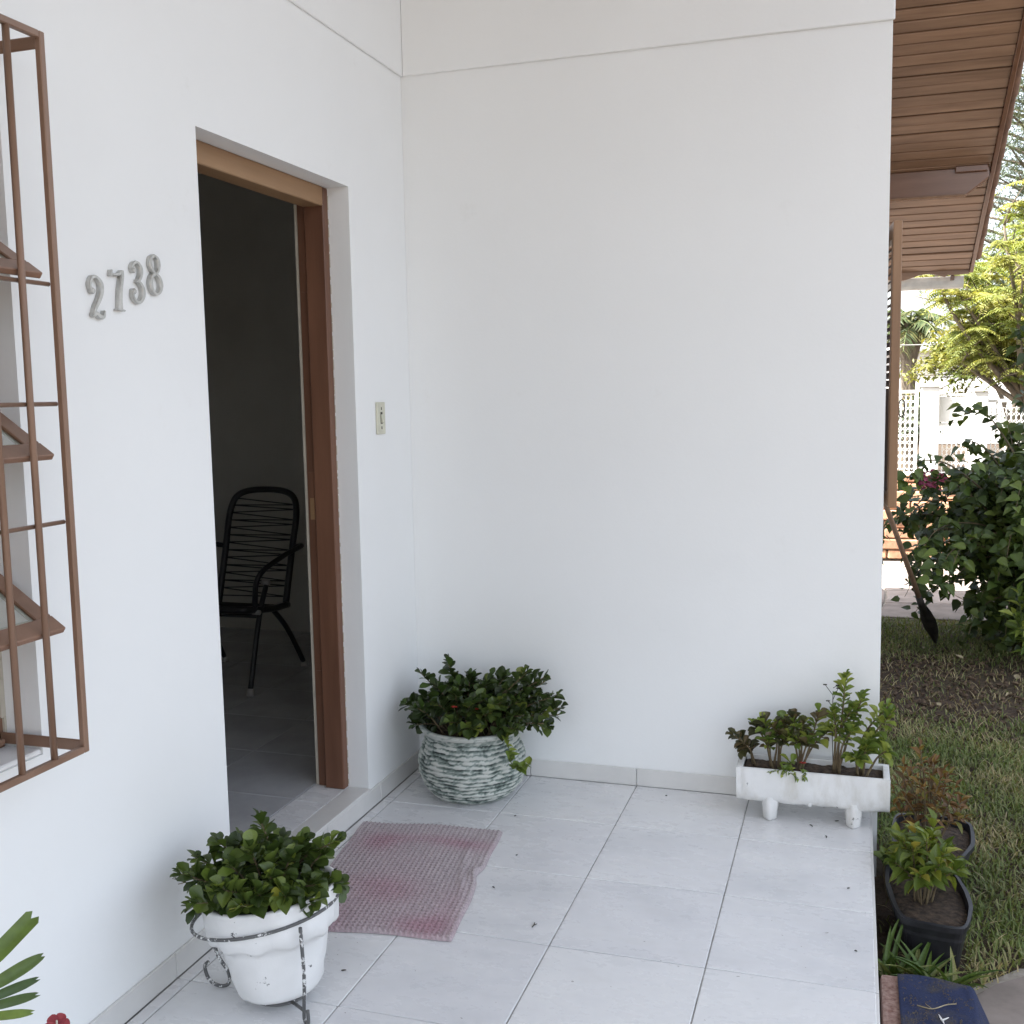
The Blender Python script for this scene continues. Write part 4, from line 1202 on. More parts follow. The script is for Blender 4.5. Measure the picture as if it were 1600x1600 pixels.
# ------------------------------------------------------------------ white trough
TX0, TX1, TYc = 1.252, 1.745, -0.148
TZ0, TZ1 = 0.058, 0.182
tr = thing('planter_trough', 'long white cement trough shaped like a log on stubby feet', 'planter', ((TX0 + TX1) / 2, TYc, 0))
toff = Vector(((TX0 + TX1) / 2, TYc, 0))
nx, na = 90, 30
sec = []
for i in range(na + 1):          # outer half barrel, from back rim under to front rim
    a = PI * i / na
    yy = 0.080 * math.cos(a); yy = math.copysign(abs(yy / 0.080) ** 0.42, yy) * 0.080
    zz = TZ1 - (TZ1 - TZ0) * math.sin(a) ** 0.55
    sec.append((yy, zz))
v = []; f = []
for k in range(nx + 1):
    x = TX0 + (TX1 - TX0) * k / nx
    for i, (yy, zz) in enumerate(sec):
        a = PI * i / na
        n1 = noise.noise(Vector((x * 14, a * 1.3, 3))) * 0.0035 + noise.noise(Vector((x * 50, a * 5, 9))) * 0.0014
        # raised swirl like a cut branch on the front
        du, dv = (x - 1.66) / 0.07, (a - 2.35) / 0.5
        sw_ = 0.011 * math.exp(-(dv - 0.8 * math.sin(du * 1.6)) ** 2 * 9) * math.exp(-du * du * 0.8)
        du2, dv2 = (x - 1.315) / 0.035, (a - 2.4) / 0.35
        sw_ += 0.007 * math.exp(-(math.hypot(du2, dv2) - 0.9) ** 2 * 12)
        s_ = 1 + (n1 + sw_) / 0.08
        bulge = 1 - 0.02 * ((k / nx - 0.5) * 2) ** 6
        v.append(Vector((x, -yy * s_ * bulge + TYc, TZ1 - (TZ1 - zz) * s_)) - toff)
nn = na + 1
for k in range(nx):
    for i in range(na):
        a = k * nn + i
        f.append((a, a + 1, a + nn + 1, a + nn))
body = MB().add(v, f)
# inner skin and rim
t_ = 0.014
inner = [(yy * (1 - t_ / 0.08), max(zz, TZ1 - 0.05)) for yy, zz in sec]
ends = []
for xe, sg in ((TX0, 1), (TX1, -1)):
    prof_ = [(-yy, zz) for yy, zz in sec]
    n = len(prof_)
    body.add([Vector((xe + sg * 0.0004, TYc + a, c)) - toff for a, c in prof_], [tuple(range(n))])
    body.add([Vector((xe + sg * 0.022, TYc + a, c)) - toff for a, c in prof_], [tuple(range(n))])
rim = MB()
rim.box((TX0, TYc - 0.0735, TZ1 - 0.05), (TX1, TYc - 0.0655, TZ1 + 0.001)); rim.box((TX0, TYc + 0.0655, TZ1 - 0.05), (TX1, TYc + 0.0735, TZ1 + 0.001))
rim.box((TX0 + .0005, TYc - 0.065, TZ1 - 0.05), (TX0 + 0.022, TYc + 0.065, TZ1 + 0.0005)); rim.box((TX1 - 0.022, TYc - 0.065, TZ1 - 0.05), (TX1 - .0005, TYc + 0.065, TZ1 + 0.0005))
rim.v = [p - toff for p in rim.v]
part('trough_body', body, M['trough'], tr, True)
part('trough_rim', rim, M['trough'], tr, bevel=0.004, seg=2)
for x in (1.362, 1.632):
    for y in (TYc - 0.048, TYc + 0.048):
        lv, lf = lathe([(0.0, 0.0), (0.014, 0.0005), (0.020, 0.006), (0.022, 0.03), (0.027, 0.085), (0.0, 0.085)], 14, lambda r, z, a: (r * (1 + 0.14 * math.cos(4 * a)) + 0.001 * math.sin(a * 3 + z * 90), z))
        part('foot', MB().add([p + Vector((x, y, 0)) - toff for p in lv], lf), M['trough'], tr, True)
lv, lf = lathe([(0.0, 0.0), (0.007, 0.001), (0.008, 0.012), (0.0075, 0.02)], 10)
part('drain_spout', MB().add([p + Vector((1.492, TYc - 0.06, 0.062)) - toff for p in lv], lf), M['trough'], tr, True)
sv = []; sf = []
for i in range(40):
    for j in range(11):
        x = TX0 + 0.02 + (TX1 - TX0 - 0.04) * i / 39; y = TYc - 0.067 + 0.134 * j / 10
        sv.append(Vector((x, y, TZ1 - 0.016 + 0.009 * noise.noise(Vector((x * 40, y * 40, 0))))) - toff)
for i in range(39):
    for j in range(10):
        a = i * 11 + j; sf.append((a, a + 11, a + 12, a + 1))
part('soil', MB().add(sv, sf), M['soil'], tr, True)
SZ = TZ1 - 0.016
def tp(x, y, z):
    return (x, y, z)
grow('succulent_plant', 'dark drooping rosette at the closed end of the white trough', 'plant', (1.30, TYc, SZ), [((1.31, TYc, SZ), (1.235, -0.17, 0.275)), ((1.30, TYc + .01, SZ), (1.262, -0.155, 0.225))], aeon_m, 0.036, 18, seed=2, stem_r=0.004, t0=0.45)
grow('succulent_plant', 'low green and brown rosettes in the wall end of the white trough', 'plant', (1.36, TYc, SZ),
     [((1.36, TYc, SZ), (1.335, -0.14, 0.325)), ((1.37, TYc, SZ), (1.37, -0.165, 0.315)), ((1.385, TYc, SZ), (1.405, -0.15, 0.335)), ((1.36, TYc + .02, SZ), (1.30, -0.12, 0.305)), ((1.37, TYc - .02, SZ), (1.355, -0.19, 0.27)), ((1.39, TYc, SZ), (1.42, -0.18, 0.29))], aeon_m + lime_m, 0.042, 18, seed=3, stem_r=0.004, t0=0.55)
grow('succulent_plant', 'mid height rosettes with bronze undersides in the middle of the white trough', 'plant', (1.455, TYc, SZ),
     [((1.455, TYc, SZ), (1.435, -0.155, 0.345)), ((1.46, TYc, SZ), (1.465, -0.165, 0.33)), ((1.465, TYc, SZ), (1.515, -0.13, 0.365)), ((1.46, TYc + .015, SZ), (1.55, -0.13, 0.305)), ((1.455, TYc - .01, SZ), (1.49, -0.17, 0.285)), ((1.455, TYc, SZ), (1.445, -0.18, 0.28))], lime_m + aeon_m, 0.042, 18, seed=4, stem_r=0.004, t0=0.55)
grow('succulent_plant', 'small yellow green rosette on the soil of the white trough', 'plant', (1.425, TYc - 0.05, SZ), [((1.425, TYc - .05, SZ), (1.425, TYc - 0.06, SZ + 0.035))], lime_m, 0.036, 9, seed=5, stem_r=0.003, t0=0.5)
grow('succulent_plant', 'tall bright green upright stems rising from the white trough', 'plant', (1.575, TYc, SZ),
     [((1.57, TYc, SZ), (1.60, -0.14, 0.50)), ((1.58, TYc, SZ), (1.625, -0.16, 0.40)), ((1.58, TYc, SZ), (1.655, -0.15, 0.435)), ((1.565, TYc, SZ), (1.565, -0.16, 0.385)), ((1.585, TYc - .01, SZ), (1.625, -0.17, 0.325))], lime_m, 0.038, 27, seed=6, stem_r=0.0045, t0=0.52, spread=0.8)
grow('succulent_plant', 'leaning green stems spilling over the lawn end of the white trough', 'plant', (1.66, TYc, SZ),
     [((1.64, TYc, SZ), (1.735, -0.13, 0.40)), ((1.65, TYc, SZ), (1.745, -0.16, 0.385)), ((1.67, TYc - .02, SZ), (1.735, -0.17, 0.265)), ((1.66, TYc - .01, SZ), (1.665, -0.18, 0.275)), ((1.645, TYc - .02, SZ), (1.64, -0.19, 0.235)), ((1.66, TYc, SZ), (1.69, -0.15, 0.30))], lime_m, 0.041, 21, seed=7, stem_r=0.0045, t0=0.55)
grow('creeping_plant', 'small grey green creeper over the trough front rim', 'plant', (1.41, TYc - 0.055, SZ), [((1.41, TYc - .055, SZ), (1.365, TYc - 0.092, SZ + 0.012)), ((1.42, TYc - .055, SZ), (1.45, TYc - 0.096, SZ + 0.002)), ((1.42, TYc - .055, SZ), (1.405, TYc - 0.095, SZ + 0.008)), ((1.45, TYc - .055, SZ), (1.475, TYc - 0.093, SZ + 0.0))], vine_m, 0.022, 10, seed=8, stem_r=0.0015, stem_mat='greenstem', t0=0.2)
fo = thing('red_flower', 'tiny red bloom standing on the trough soil', 'flower', (1.468, TYc - 0.03, SZ))
for i in range(4):
    o = link('petal', ptl, fo); o.matrix_local = frame_mat(Vector((0, 0, 0.03)), Vector((math.cos(i * 1.6), math.sin(i * 1.6), .5)), Vector((0, 0, 1)), 0.012)
part('stem', MB().tube([(0, 0, 0.03), (0.0, 0.0, -0.005)], 0.0012, 5), M['greenstem'], fo)
tw = thing('dead_flower_stalk', 'thin dead flower stalk beside the tall stems of the trough', 'twig', (1.565, TYc, SZ))
mb = MB(); mb.tube(smooth_pts([(0, 0, 0), (-0.005, 0, 0.15), (-0.004, 0, 0.28)], 5), 0.0013, 5)
for (a, c, e_) in ((-.03, .265, .30), (.012, .25, .29), (-.02, .225, .245), (.01, .29, .30)):
    mb.tube([(-0.004, 0, c), (a, 0, e_)], 0.001, 4); mb.tube([(a - .006, 0, e_), (a + .006, 0, e_)], 0.0022, 4)
part('stalk', mb, M['debris'], tw)

# ------------------------------------------------------------------ black planters beside the porch
def black_planter(name, label, corners, zr, zb, group):
    c = Vector((sum(p[0] for p in corners) / len(corners), sum(p[1] for p in corners) / len(corners), zb))
    t = thing(name, label, 'planter', c, group)
    ol = [(p[0] - c.x, p[1] - c.y) for p in corners]
    for _ in range(3):
        ol = [q for i in range(len(ol)) for q in ((ol[i][0] * (.86 if _ == 0 else .75) + ol[(i + 1) % len(ol)][0] * (.14 if _ == 0 else .25), ol[i][1] * (.86 if _ == 0 else .75) + ol[(i + 1) % len(ol)][1] * (.14 if _ == 0 else .25)), (ol[i][0] * (.14 if _ == 0 else .25) + ol[(i + 1) % len(ol)][0] * (.86 if _ == 0 else .75), ol[i][1] * (.14 if _ == 0 else .25) + ol[(i + 1) % len(ol)][1] * (.86 if _ == 0 else .75)))]
    n = len(ol); h = zr - zb
    def ring(s, z):
        return [Vector((x * s, y * s, z)) for x, y in ol]
    def inset(d, z):
        out = []
        for x, y in ol:
            l = math.hypot(x, y); out.append(Vector((x * (1 - d / l), y * (1 - d / l), z)))
        return out
    rs = [inset(0.035, 0.0), inset(0.002, h - 0.018), inset(-0.006, h - 0.017), inset(-0.007, h), inset(0.006, h + 0.001), inset(0.008, h - 0.05)]
    v = [p for r in rs for p in r]; f = []
    for k in range(len(rs) - 1):
        for i in range(n):
            f.append((k * n + i, k * n + (i + 1) % n, (k + 1) * n + (i + 1) % n, (k + 1) * n + i))
    f.append(tuple(reversed(range(n))))
    part('pot_body', MB().add(v, f), M['black_pl'], t, False)
    s = inset(0.009, h - 0.028); m_ = inset(0.05, h - 0.02)
    vv = s + m_ + [Vector((0, 0, h - 0.02))]
    ff = [(i, (i + 1) % n, n + (i + 1) % n, n + i) for i in range(n)] + [(n + i, n + (i + 1) % n, 2 * n) for i in range(n)]
    part('soil', MB().add(vv, ff), M['soil'], t, True)
    return t, c
def smooth_loop(pts, n):
    out = []
    m = len(pts)
    for i in range(m):
        a, c = pts[i], pts[(i + 1) % m]
        for k in range(n):
            t = k / n
            out.append((a[0] + (c[0] - a[0]) * t, a[1] + (c[1] - a[1]) * t))
    return out
ZR, ZB = -0.085, GZ
black_planter('black_planter', 'black plastic planter with yellow green plant beside the porch edge', [(1.765, -0.63), (1.94, -0.655), (1.968, -0.50), (1.963, -0.40), (1.935, -0.245), (1.74, -0.24), (1.735, -0.40)], ZR, ZB, 'black planters beside the porch')
black_planter('black_planter', 'black plastic planter with russet plant between the lawn and the trough', [(1.775, -0.19), (1.95, -0.20), (2.02, -0.03), (2.03, 0.16), (1.94, 0.20), (1.78, 0.19), (1.765, 0.0)], ZR, ZB, 'black planters beside the porch')
rg = random.Random(31)
def fan_stems(c, n, rx, ry, h0, h1, foot=0.25, zoff=0.0):
    out = []
    for i in range(n):
        a = i * 2.399; r = math.sqrt((i + .5) / n)
        out.append(((c[0] + foot * rx * r * math.cos(a), c[1] + foot * ry * r * math.sin(a), c[2] + zoff),
                    (c[0] + rx * r * math.cos(a), c[1] + ry * r * math.sin(a), c[2] + h1 - (h1 - h0) * r * r + rg.uniform(-.03, .03))))
    return out
sz = ZR - 0.025
grow('croton_plant', 'yellow green leafy shrub growing in the black planter', 'plant', (1.835, -0.45, sz), fan_stems((1.835, -0.45, sz), 17, 0.115, 0.14, 0.10, 0.25, zoff=-0.0), crot_m, 0.055, 15, seed=12, stem_r=0.0032, t0=0.4, clampf=lambda p: p.x > 1.70)
grow('croton_plant', 'russet and brown twiggy shrub growing in the other black planter', 'plant', (1.87, 0.0, sz), fan_stems((1.87, 0.0, sz), 30, 0.14, 0.15, 0.12, 0.32, 0.35), red_m, 0.04, 9, seed=13, stem_r=0.0028, t0=0.4, clampf=lambda p: p.x > 1.71)
grow('croton_plant', 'orange tipped sprig at the rim of the black planter', 'plant', (1.905, -0.35, sz), [((1.90, -0.36, sz), (1.93, -0.40, sz + 0.12)), ((1.90, -0.35, sz), (1.91, -0.33, sz + 0.13))], red_m + crot_m, 0.045, 9, seed=14, t0=0.55)
grow('weed_plant', 'dark green weed in the gap behind the black planter', 'plant', (1.745, -0.215, GZ), [((1.745, -0.215, GZ), (1.735, -0.225, GZ + 0.17)), ((1.745, -0.215, GZ), (1.76, -0.215, GZ + 0.18))], boug_m, 0.05, 6, seed=15, t0=0.6)

# grassy tufts at the foot of the planter
blade_m = leaf_mesh('blade', M['tuft'], [(0, .7), (.3, 1), (.6, .8), (.85, .45), (1, .03)], 0.055, .5, .35, 1)
for ti, (tx, ty, nb_, lab) in enumerate(((1.745, -0.70, 26, 'grassy tuft squeezed between porch edge and black planter'), (1.83, -0.72, 30, 'strappy grass tuft in front of the black planter'), (1.905, -0.72, 16, 'thin grass tuft at the planter corner beside the flagstone'))):
    rg = random.Random(40 + ti)
    t = thing('grass_tuft', lab, 'grass', (tx, ty, GZ), 'grass tufts by the black planter')
    for i in range(nb_):
        a = rg.uniform(0, 2 * PI); k = rg.uniform(.3, 1.1)
        o = bpy.data.objects.new('blade', blade_m); COL.objects.link(o); o.parent = t
        d = Vector((math.cos(a) * k, math.sin(a) * k, 1.0))
        p0 = Vector((rg.uniform(-.03, .03), rg.uniform(-.03, .03), -0.005))
        o.matrix_local = frame_mat(p0, d, Vector((-math.cos(a), -math.sin(a), 1)), rg.uniform(.07, .16), 0, rg.uniform(.8, 1.3))

# ------------------------------------------------------------------ step with blue mat
stp = thing('step', 'pink pebbledash step block against the porch side', 'step', (1.82, -1.4, GZ))
mb = MB().box((-0.115, -0.60, -0.02), (0.105, 0.52, 0.105))
me = mb.me(M['granite'], bevel=0.012, seg=2)
link('step_block', me, stp)
nu, nv = 60, 90
uu, vv = np.meshgrid(np.linspace(0, 1, nu), np.linspace(0, 1, nv))
s = uu * 0.36                      # across the step, then down its outer side
x = np.where(s < 0.185, 1.748 + s, 1.748 + 0.185 + (s - 0.185) * (0.30 + 0.25 * vv))
zt_ = GZ + 0.105 + 0.0045
z = np.where(s < 0.178, zt_, zt_ - np.clip((s - 0.178), 0, 1) * 0.70)
z = np.maximum(z, GZ + 0.006)
y = -0.895 - vv * 0.85 + 0.01 * np.sin(uu * 9) - 0.02 * np.clip(uu - .5, 0, 1)
z = z + 0.0025 * np.sin(uu * 23 + vv * 7) * np.sin(vv * 31) * (s < .17) + 0.002
idx = np.arange(nu * nv).reshape(nv, nu)
f = np.stack([idx[:-1, :-1].ravel(), idx[1:, :-1].ravel(), idx[1:, 1:].ravel(), idx[:-1, 1:].ravel()], 1).tolist()
cb = Vector((1.84, -1.3, GZ + 0.1))
me = mesh_from(np.stack([x.ravel() - cb.x, y.ravel() - cb.y, z.ravel() - cb.z], 1).tolist(), f, 'blue_mat', True, M['blue'])
o = link('step_mat', me, None, cb)
sm_ = o.modifiers.new('thick', 'SOLIDIFY'); sm_.thickness = 0.005; sm_.offset = 1
tag(o, 'worn dark blue cloth mat draped over the step, littered with grass clippings', 'mat')
# grass clippings on the mat: too small to pick apart
rg = random.Random(77); mb = MB()
for i in range(520):
    cx_, cy_ = rg.uniform(1.755, 1.925), rg.uniform(-1.3, -0.905)
    if noise.noise(Vector((cx_ * 16, cy_ * 16, 0))) < -0.05 and rg.random() < .8: continue
    a = rg.uniform(0, PI); l = rg.uniform(.003, .009)
    mb.tube([(cx_, cy_, zt_ + .0075), (cx_ + l * .5 * math.cos(a), cy_ + l * .5 * math.sin(a), zt_ + .011), (cx_ + l * math.cos(a + .5), cy_ + l * math.sin(a + .5), zt_ + .0075)], 0.0005, 3, caps=False)
me = mb.me(M['stem']); o = link('grass_clippings', me); o['kind'] = 'stuff'; tag(o, 'dry grass clippings scattered over the blue step mat', 'clippings')
mb = MB(); mb.tube(smooth_pts([(-.05, -.02, 0), (-.015, -.03, .002), (.02, -.005, .004), (.045, .01, .002)], 5), 0.0015, 5); mb.tube([(-.015, -.03, .002), (-.03, -.012, .003)], .001, 4)
tag(link('dry_stalk', mb.me(M['straw'], True), None, (1.84, -1.02, zt_ + .009)), 'pale dry grass stalk curled on the blue step mat', 'twig')
mb = MB()
for a in (0.6, 1.9, -1.4): mb.tube([(0, 0, 0), (.02 * math.cos(a), .02 * math.sin(a), .004)], [.003, .001], 5)
tag(link('dry_petal', mb.me(M['white_paint'], True), None, (1.845, -1.095, zt_ + .010)), 'whitish dry three armed petal scrap on the blue step mat', 'petal')

# ------------------------------------------------------------------ flagstone paving near the step
fs = struct(link('flagstone_path', MB().add([(1.70, -5, GZ - 0.012), (4.2, -5, GZ - 0.012), (4.2, -0.50, GZ - 0.012), (2.6, -0.46, GZ - 0.012), (2.10, -0.53, GZ - 0.012), (1.90, -0.74, GZ - 0.012), (1.70, -0.76, GZ - 0.012)], [tuple(range(7))]).me(M['joint'])), 'irregular brown flagstone paving beside the porch steps')
def flag(poly, parent, z=GZ, mat='flag'):
    n = len(poly)
    mb = MB(); top = [(x, y, z + rnd.uniform(-.002, .003)) for x, y in poly]
    cxx = sum(p[0] for p in poly) / n; cyy = sum(p[1] for p in poly) / n
    sub = []
    for i in range(n):
        a, c = poly[i], poly[(i + 1) % n]
        for k in range(5):
            t = k / 5; j = rnd.uniform(-.006, .006) if k else 0
            sub.append((a[0] + (c[0] - a[0]) * t + j, a[1] + (c[1] - a[1]) * t + j))
    m = len(sub)
    ins = [((x - cxx) * 0.97 + cxx, (y - cyy) * 0.97 + cyy) for x, y in sub]
    zc = z + rnd.uniform(0, .003)
    mb.add([(x, y, z - .02) for x, y in sub] + [(x, y, z - 0.003) for x, y in sub] + [(x, y, zc) for x, y in ins],
           [(i, (i + 1) % m, m + (i + 1) % m, m + i) for i in range(m)] + [(m + i, m + (i + 1) % m, 2 * m + (i + 1) % m, 2 * m + i) for i in range(m)] + [tuple(range(2 * m, 3 * m))])
    return part('flagstone', mb, M[mat], parent)
flag([(1.93, -0.95), (1.92, -0.78), (2.02, -0.66), (2.11, -0.585), (2.18, -0.66), (2.20, -0.74), (2.0, -0.90)], fs)
flag([(2.155, -0.56), (2.45, -0.52), (2.5, -0.80), (2.24, -0.72)], fs)
flag([(1.95, -0.99), (2.03, -0.915), (2.23, -0.765), (2.52, -0.84), (2.55, -1.35), (2.0, -1.5)], fs)
flag([(2.54, -0.54), (3.1, -0.56), (3.2, -1.3), (2.6, -1.4), (2.56, -0.84)], fs)
flag([(1.95, -1.55), (2.55, -1.42), (2.7, -2.1), (1.98, -2.2)], fs)
flag([(2.62, -1.45), (3.3, -1.35), (3.5, -2.2), (2.76, -2.1)], fs)

# ------------------------------------------------------------------ lawn
def blades(name, label, n, region, hmin, hmax, width, mat, seed, dens=None, rbias=0.0, zof=0.0, flatness=1.0):
    rs = np.random.RandomState(seed)
    x = rs.uniform(region[0], region[1], n); y = rs.uniform(region[2], region[3], n)
    keep = np.ones(n, bool)
    if dens is not None:
        keep = rs.rand(n) < dens(x, y)
    x = x[keep]; y = y[keep]; n = len(x)
    a = rs.uniform(0, 2 * PI, n); h = rs.uniform(hmin, hmax, n); lean = rs.uniform(.3, 1.4, n) * flatness
    w = width * rs.uniform(.6, 1.3, n)
    sx, sy = -np.sin(a), np.cos(a)
    zs = np.full(n, GZ + zof - .005)
    P = []
    for t, ww in ((0, 1.0), (.45, .95), (.8, .6), (1.0, .05)):
        r = h * lean * (t ** 1.3) * .75; zz = zs + h * (t - .42 * t * t * np.minimum(lean, 1.2)) 
        cxp = x + np.cos(a) * r; cyp = y + np.sin(a) * r
        P.append(np.stack([cxp + sx * w * ww, cyp + sy * w * ww, zz], 1)); P.append(np.stack([cxp - sx * w * ww, cyp - sy * w * ww, zz], 1))
    V = np.stack(P, 1).reshape(-1, 3)
    b = (np.arange(n) * 8)[:, None]
    F = np.concatenate([b + np.array([[0, 1, 3, 2]]), b + np.array([[2, 3, 5, 4]]), b + np.array([[4, 5, 7, 6]])], 0)
    me = bpy.data.meshes.new(name)
    me.from_pydata(V.tolist(), [], F.tolist())
    patch = np.array([noise.noise(Vector((q * 3.2, r_ * 3.2, 1.7))) for q, r_ in zip(x, y)])
    val = np.clip(rs.beta(1.6, 1.6, n) * .75 + patch * .45 + .12 + rbias, 0, 1)
    at = me.attributes.new('rnd', 'FLOAT', 'POINT'); at.data.foreach_set('value', np.repeat(val, 8).astype(np.float32))
    me.materials.append(mat)
    me.polygons.foreach_set('use_smooth', [True] * len(me.polygons))
    o = link(name, me); o['kind'] = 'stuff'
    tag(o, label, 'grass')
    return o
def lawn_d(x, y):
    d = np.clip((2.15 - y) / 0.7, 0.05, 1) ** 1.5 + .02                       # thins to bare soil under the bush
    d = np.maximum(d, np.clip((y - 3.0) / 0.8, 0, .5))
    inpath = (y < -0.78 + np.clip((x - 1.9) * 1.15, 0, .26)) 
    d = np.where(inpath, 0, d)
    inpot = (x < 1.98) & (y > -0.66) & (y < 0.22)
    return np.where(inpot & (x < 1.95), 0.06, d)
blades('lawn_grass', 'short patchy green and straw coloured lawn beside the porch', 75000, (1.72, 3.3, -0.85, 4.36), .018, .05, .0028, M['grass'], 5, lawn_d)
blades('dry_thatch', 'pale dry grass litter lying on the bare soil under the bush', 4200, (1.75, 3.3, -0.7, 3.6), .02, .06, .0022, M['grass'], 6, lambda x, y: np.clip(.35 + (y > 1.0) * .5, 0, 1), rbias=.5, flatness=1.6)
blades('far_grass', 'sunlit rough grass between the paving and the street fence', 9000, (1.2, 9, 7.7, 13), .03, .10, .006, M['grass'], 8)
rs_ = np.random.RandomState(17); mb = MB()
for i in range(1500):
    x_ = rs_.uniform(1.74, 2.9); y_ = rs_.uniform(-.7, 3.7) if i % 5 == 0 else rs_.uniform(1.5, 3.5); r_ = rs_.uniform(.004, .016) * (1.5 if rs_.rand() < .08 else 1)
    if x_ < 2.05 and y_ < .25: continue
    j_ = lambda: rs_.uniform(.6, 1.3)
    mb.add([(x_ + r_ * j_(), y_, GZ), (x_, y_ + r_ * j_(), GZ), (x_ - r_ * j_(), y_, GZ), (x_, y_ - r_ * j_(), GZ), (x_ + r_ * .2, y_, GZ + r_ * .7 * j_()), (x_, y_, GZ - .02)], [(0, 1, 4), (1, 2, 4), (2, 3, 4), (3, 0, 4), (1, 0, 5), (2, 1, 5), (3, 2, 5), (0, 3, 5)])
o = link('soil_clods', mb.me(M['clod'])); o['kind'] = 'stuff'; tag(o, 'loose clods and crumbs of brown soil beside the lawn', 'soil')
rg = random.Random(91)
drym = [leaf_mesh('dry_leaf', M['straw'], LANCE, .3, .5, .4, 1), leaf_mesh('dry_leaf2', M['straw'], HEART, .4, .3, -.3, 1)]
for i in range(9):
    x_, y_ = rg.uniform(1.9, 2.7), rg.uniform(1.6, 3.5)
    o = link('fallen_leaf', drym[i % 2]); o.matrix_world = frame_mat(Vector((x_, y_, GZ + .012)), Vector((rg.uniform(-1, 1), rg.uniform(-1, 1), .1)), Vector((rg.uniform(-.5, .5), rg.uniform(-.5, .5), 1)), rg.uniform(.025, .05))
    tag(o, 'pale fallen leaf on the brown soil under the bush', 'leaf', 'fallen leaves under the bush')

# ------------------------------------------------------------------ sunlit paving, red stone wall
p2 = struct(link('paved_terrace', MB().add([(-4, 4.42, GZ - .014), (7, 4.42, GZ - .014), (7, 7.2, GZ - .014), (-4, 7.2, GZ - .014)], [(0, 1, 2, 3)]).me(M['joint'])), 'pale flagstone terrace behind the house, sunlit past the eave shadow')
rg = random.Random(14)
gxs = [1.2 + .62 * i for i in range(8)]; gys = [4.42, 5.0, 5.6, 6.3, 7.15]
pts_ = {}
for i, gx_ in enumerate(gxs):
    for j, gy_ in enumerate(gys):
        pts_[i, j] = (gx_ + rg.uniform(-.12, .12), gy_ + (rg.uniform(-.12, .12) if 0 < j < 4 else 0))
for i in range(7):
    for j in range(4):
        q = [pts_[i, j], pts_[i + 1, j], pts_[i + 1, j + 1], pts_[i, j + 1]]
        cx_ = sum(p[0] for p in q) / 4; cy_ = sum(p[1] for p in q) / 4
        q = [((x - cx_) * .965 + cx_, (y - cy_) * .965 + cy_) for x, y in q]
        flag(q, p2, GZ)
rw = thing('stone_wall', 'low retaining wall of rough red sandstone courses in full sun', 'wall', (2.5, 7.4, GZ))
part('wall_core', MB().box((-4.0, -0.10, -0.03), (4.5, 0.25, 0.80)), M['joint'], rw)
z = 0.0; rg = random.Random(5)
while z < 0.80:
    h = rg.uniform(.075, .11); x = -1.6 + rg.uniform(-.2, 0)
    while x < 3.2:
        w = rg.uniform(.22, .5)
        part('stone', MB().box((x, -0.155 - rg.uniform(0, .035), z + .004), (x + w - .012, -0.101, min(z + h - .006, .83))), M['redstone'], rw, bevel=.012)
        x += w
    z += h

# ------------------------------------------------------------------ shutter on the side wall
sh = thing('window_shutter', 'open brown louvred window shutter on the side wall', 'shutter', (1.722, 1.24, 0.965))
sa = math.atan2(-0.46, 0.043)
sh.rotation_euler = (0, 0, sa)
Wd, Hh, tt = 0.47, 1.135, 0.034
part('stile', MB().box((0, -tt / 2, 0), (.05, tt / 2, Hh)), M['shutter'], sh, bevel=.003)
part('stile', MB().box((Wd - .055, -tt / 2, 0), (Wd, tt / 2, Hh)), M['shutter'], sh, bevel=.003)
part('rail', MB().box((.0505, -tt / 2 + .002, 0), (Wd - .0555, tt / 2 - .002, .06)), M['shutter'], sh, bevel=.002)
part('rail', MB().box((.0505, -tt / 2 + .002, Hh - .06), (Wd - .0555, tt / 2 - .002, Hh)), M['shutter'], sh, bevel=.002)
part('panel', MB().box((.0505, -tt / 2 + .008, .0605), (Wd - .0555, tt / 2 - .008, .48)), M['louvre'], sh)
for k in range(18):
    z = .50 + k * .032
    mt = Matrix.Translation((0, 0, z)) @ Matrix.Rotation(R_(38), 4, 'X')
    part('slat', MB().box((.0505, -.019, -.003), (Wd - .0555, .019, .003), mt), M['louvre'], sh)
lt = part('latch', MB().tube([(Wd - .02 + .0, .03 + 0.012 * math.cos(2 * PI * i / 20), .40 + .035 * math.sin(2 * PI * i / 20)) for i in range(21)], .003, 6, caps=False), M['steel'], sh, True)
part('latch_pin', MB().tube([(Wd - .02, .015, .40), (Wd - .02, .022, .40)], .005, 8), M['steel'], sh)
part('hinge', MB().box((-.006, -.02, .2), (-.0005, .02, .28)), M['steel'], sh)
part('hinge', MB().box((-.006, -.02, .85), (-.0005, .02, .93)), M['steel'], sh)
# side window recess backing
part('side_window_frame', MB().box((XW - .15, .93, 1.0), (XW - .10, 1.97, 2.08)), M['sash'], house)

# ------------------------------------------------------------------ spade leaning on the side wall
sp = thing('garden_spade', 'long handled dark bladed spade leaning against the house side', 'spade', (2.145, 3.6, GZ))
topv = Vector((1.745, 2.08, 0.93)) - Vector((2.145, 3.6, GZ))
tipv = Vector((0, 0, .0)); d = (topv - tipv).normalized()
part('handle', MB().tube([tipv + d * 0.52, tipv + d * 1.1, topv], [.017, .0145, .0135], 10), M['handle'], sp, True)
sidev = d.cross(Vector((0, 0, 1))).normalized(); nv_ = sidev.cross(d)
bl = MB(); prof_ = [(0, .006), (.08, .024), (.2, .042), (.34, .046), (.46, .034), (.56, .014)]
v = []
for t, w in prof_:
    for s_ in (-1, -.5, 0, .5, 1):
        for hh in (0.003, -0.003):
            v.append(tipv + d * t + sidev * w * s_ * 1.0 + nv_ * (.016 * s_ * s_ + hh))
f = []
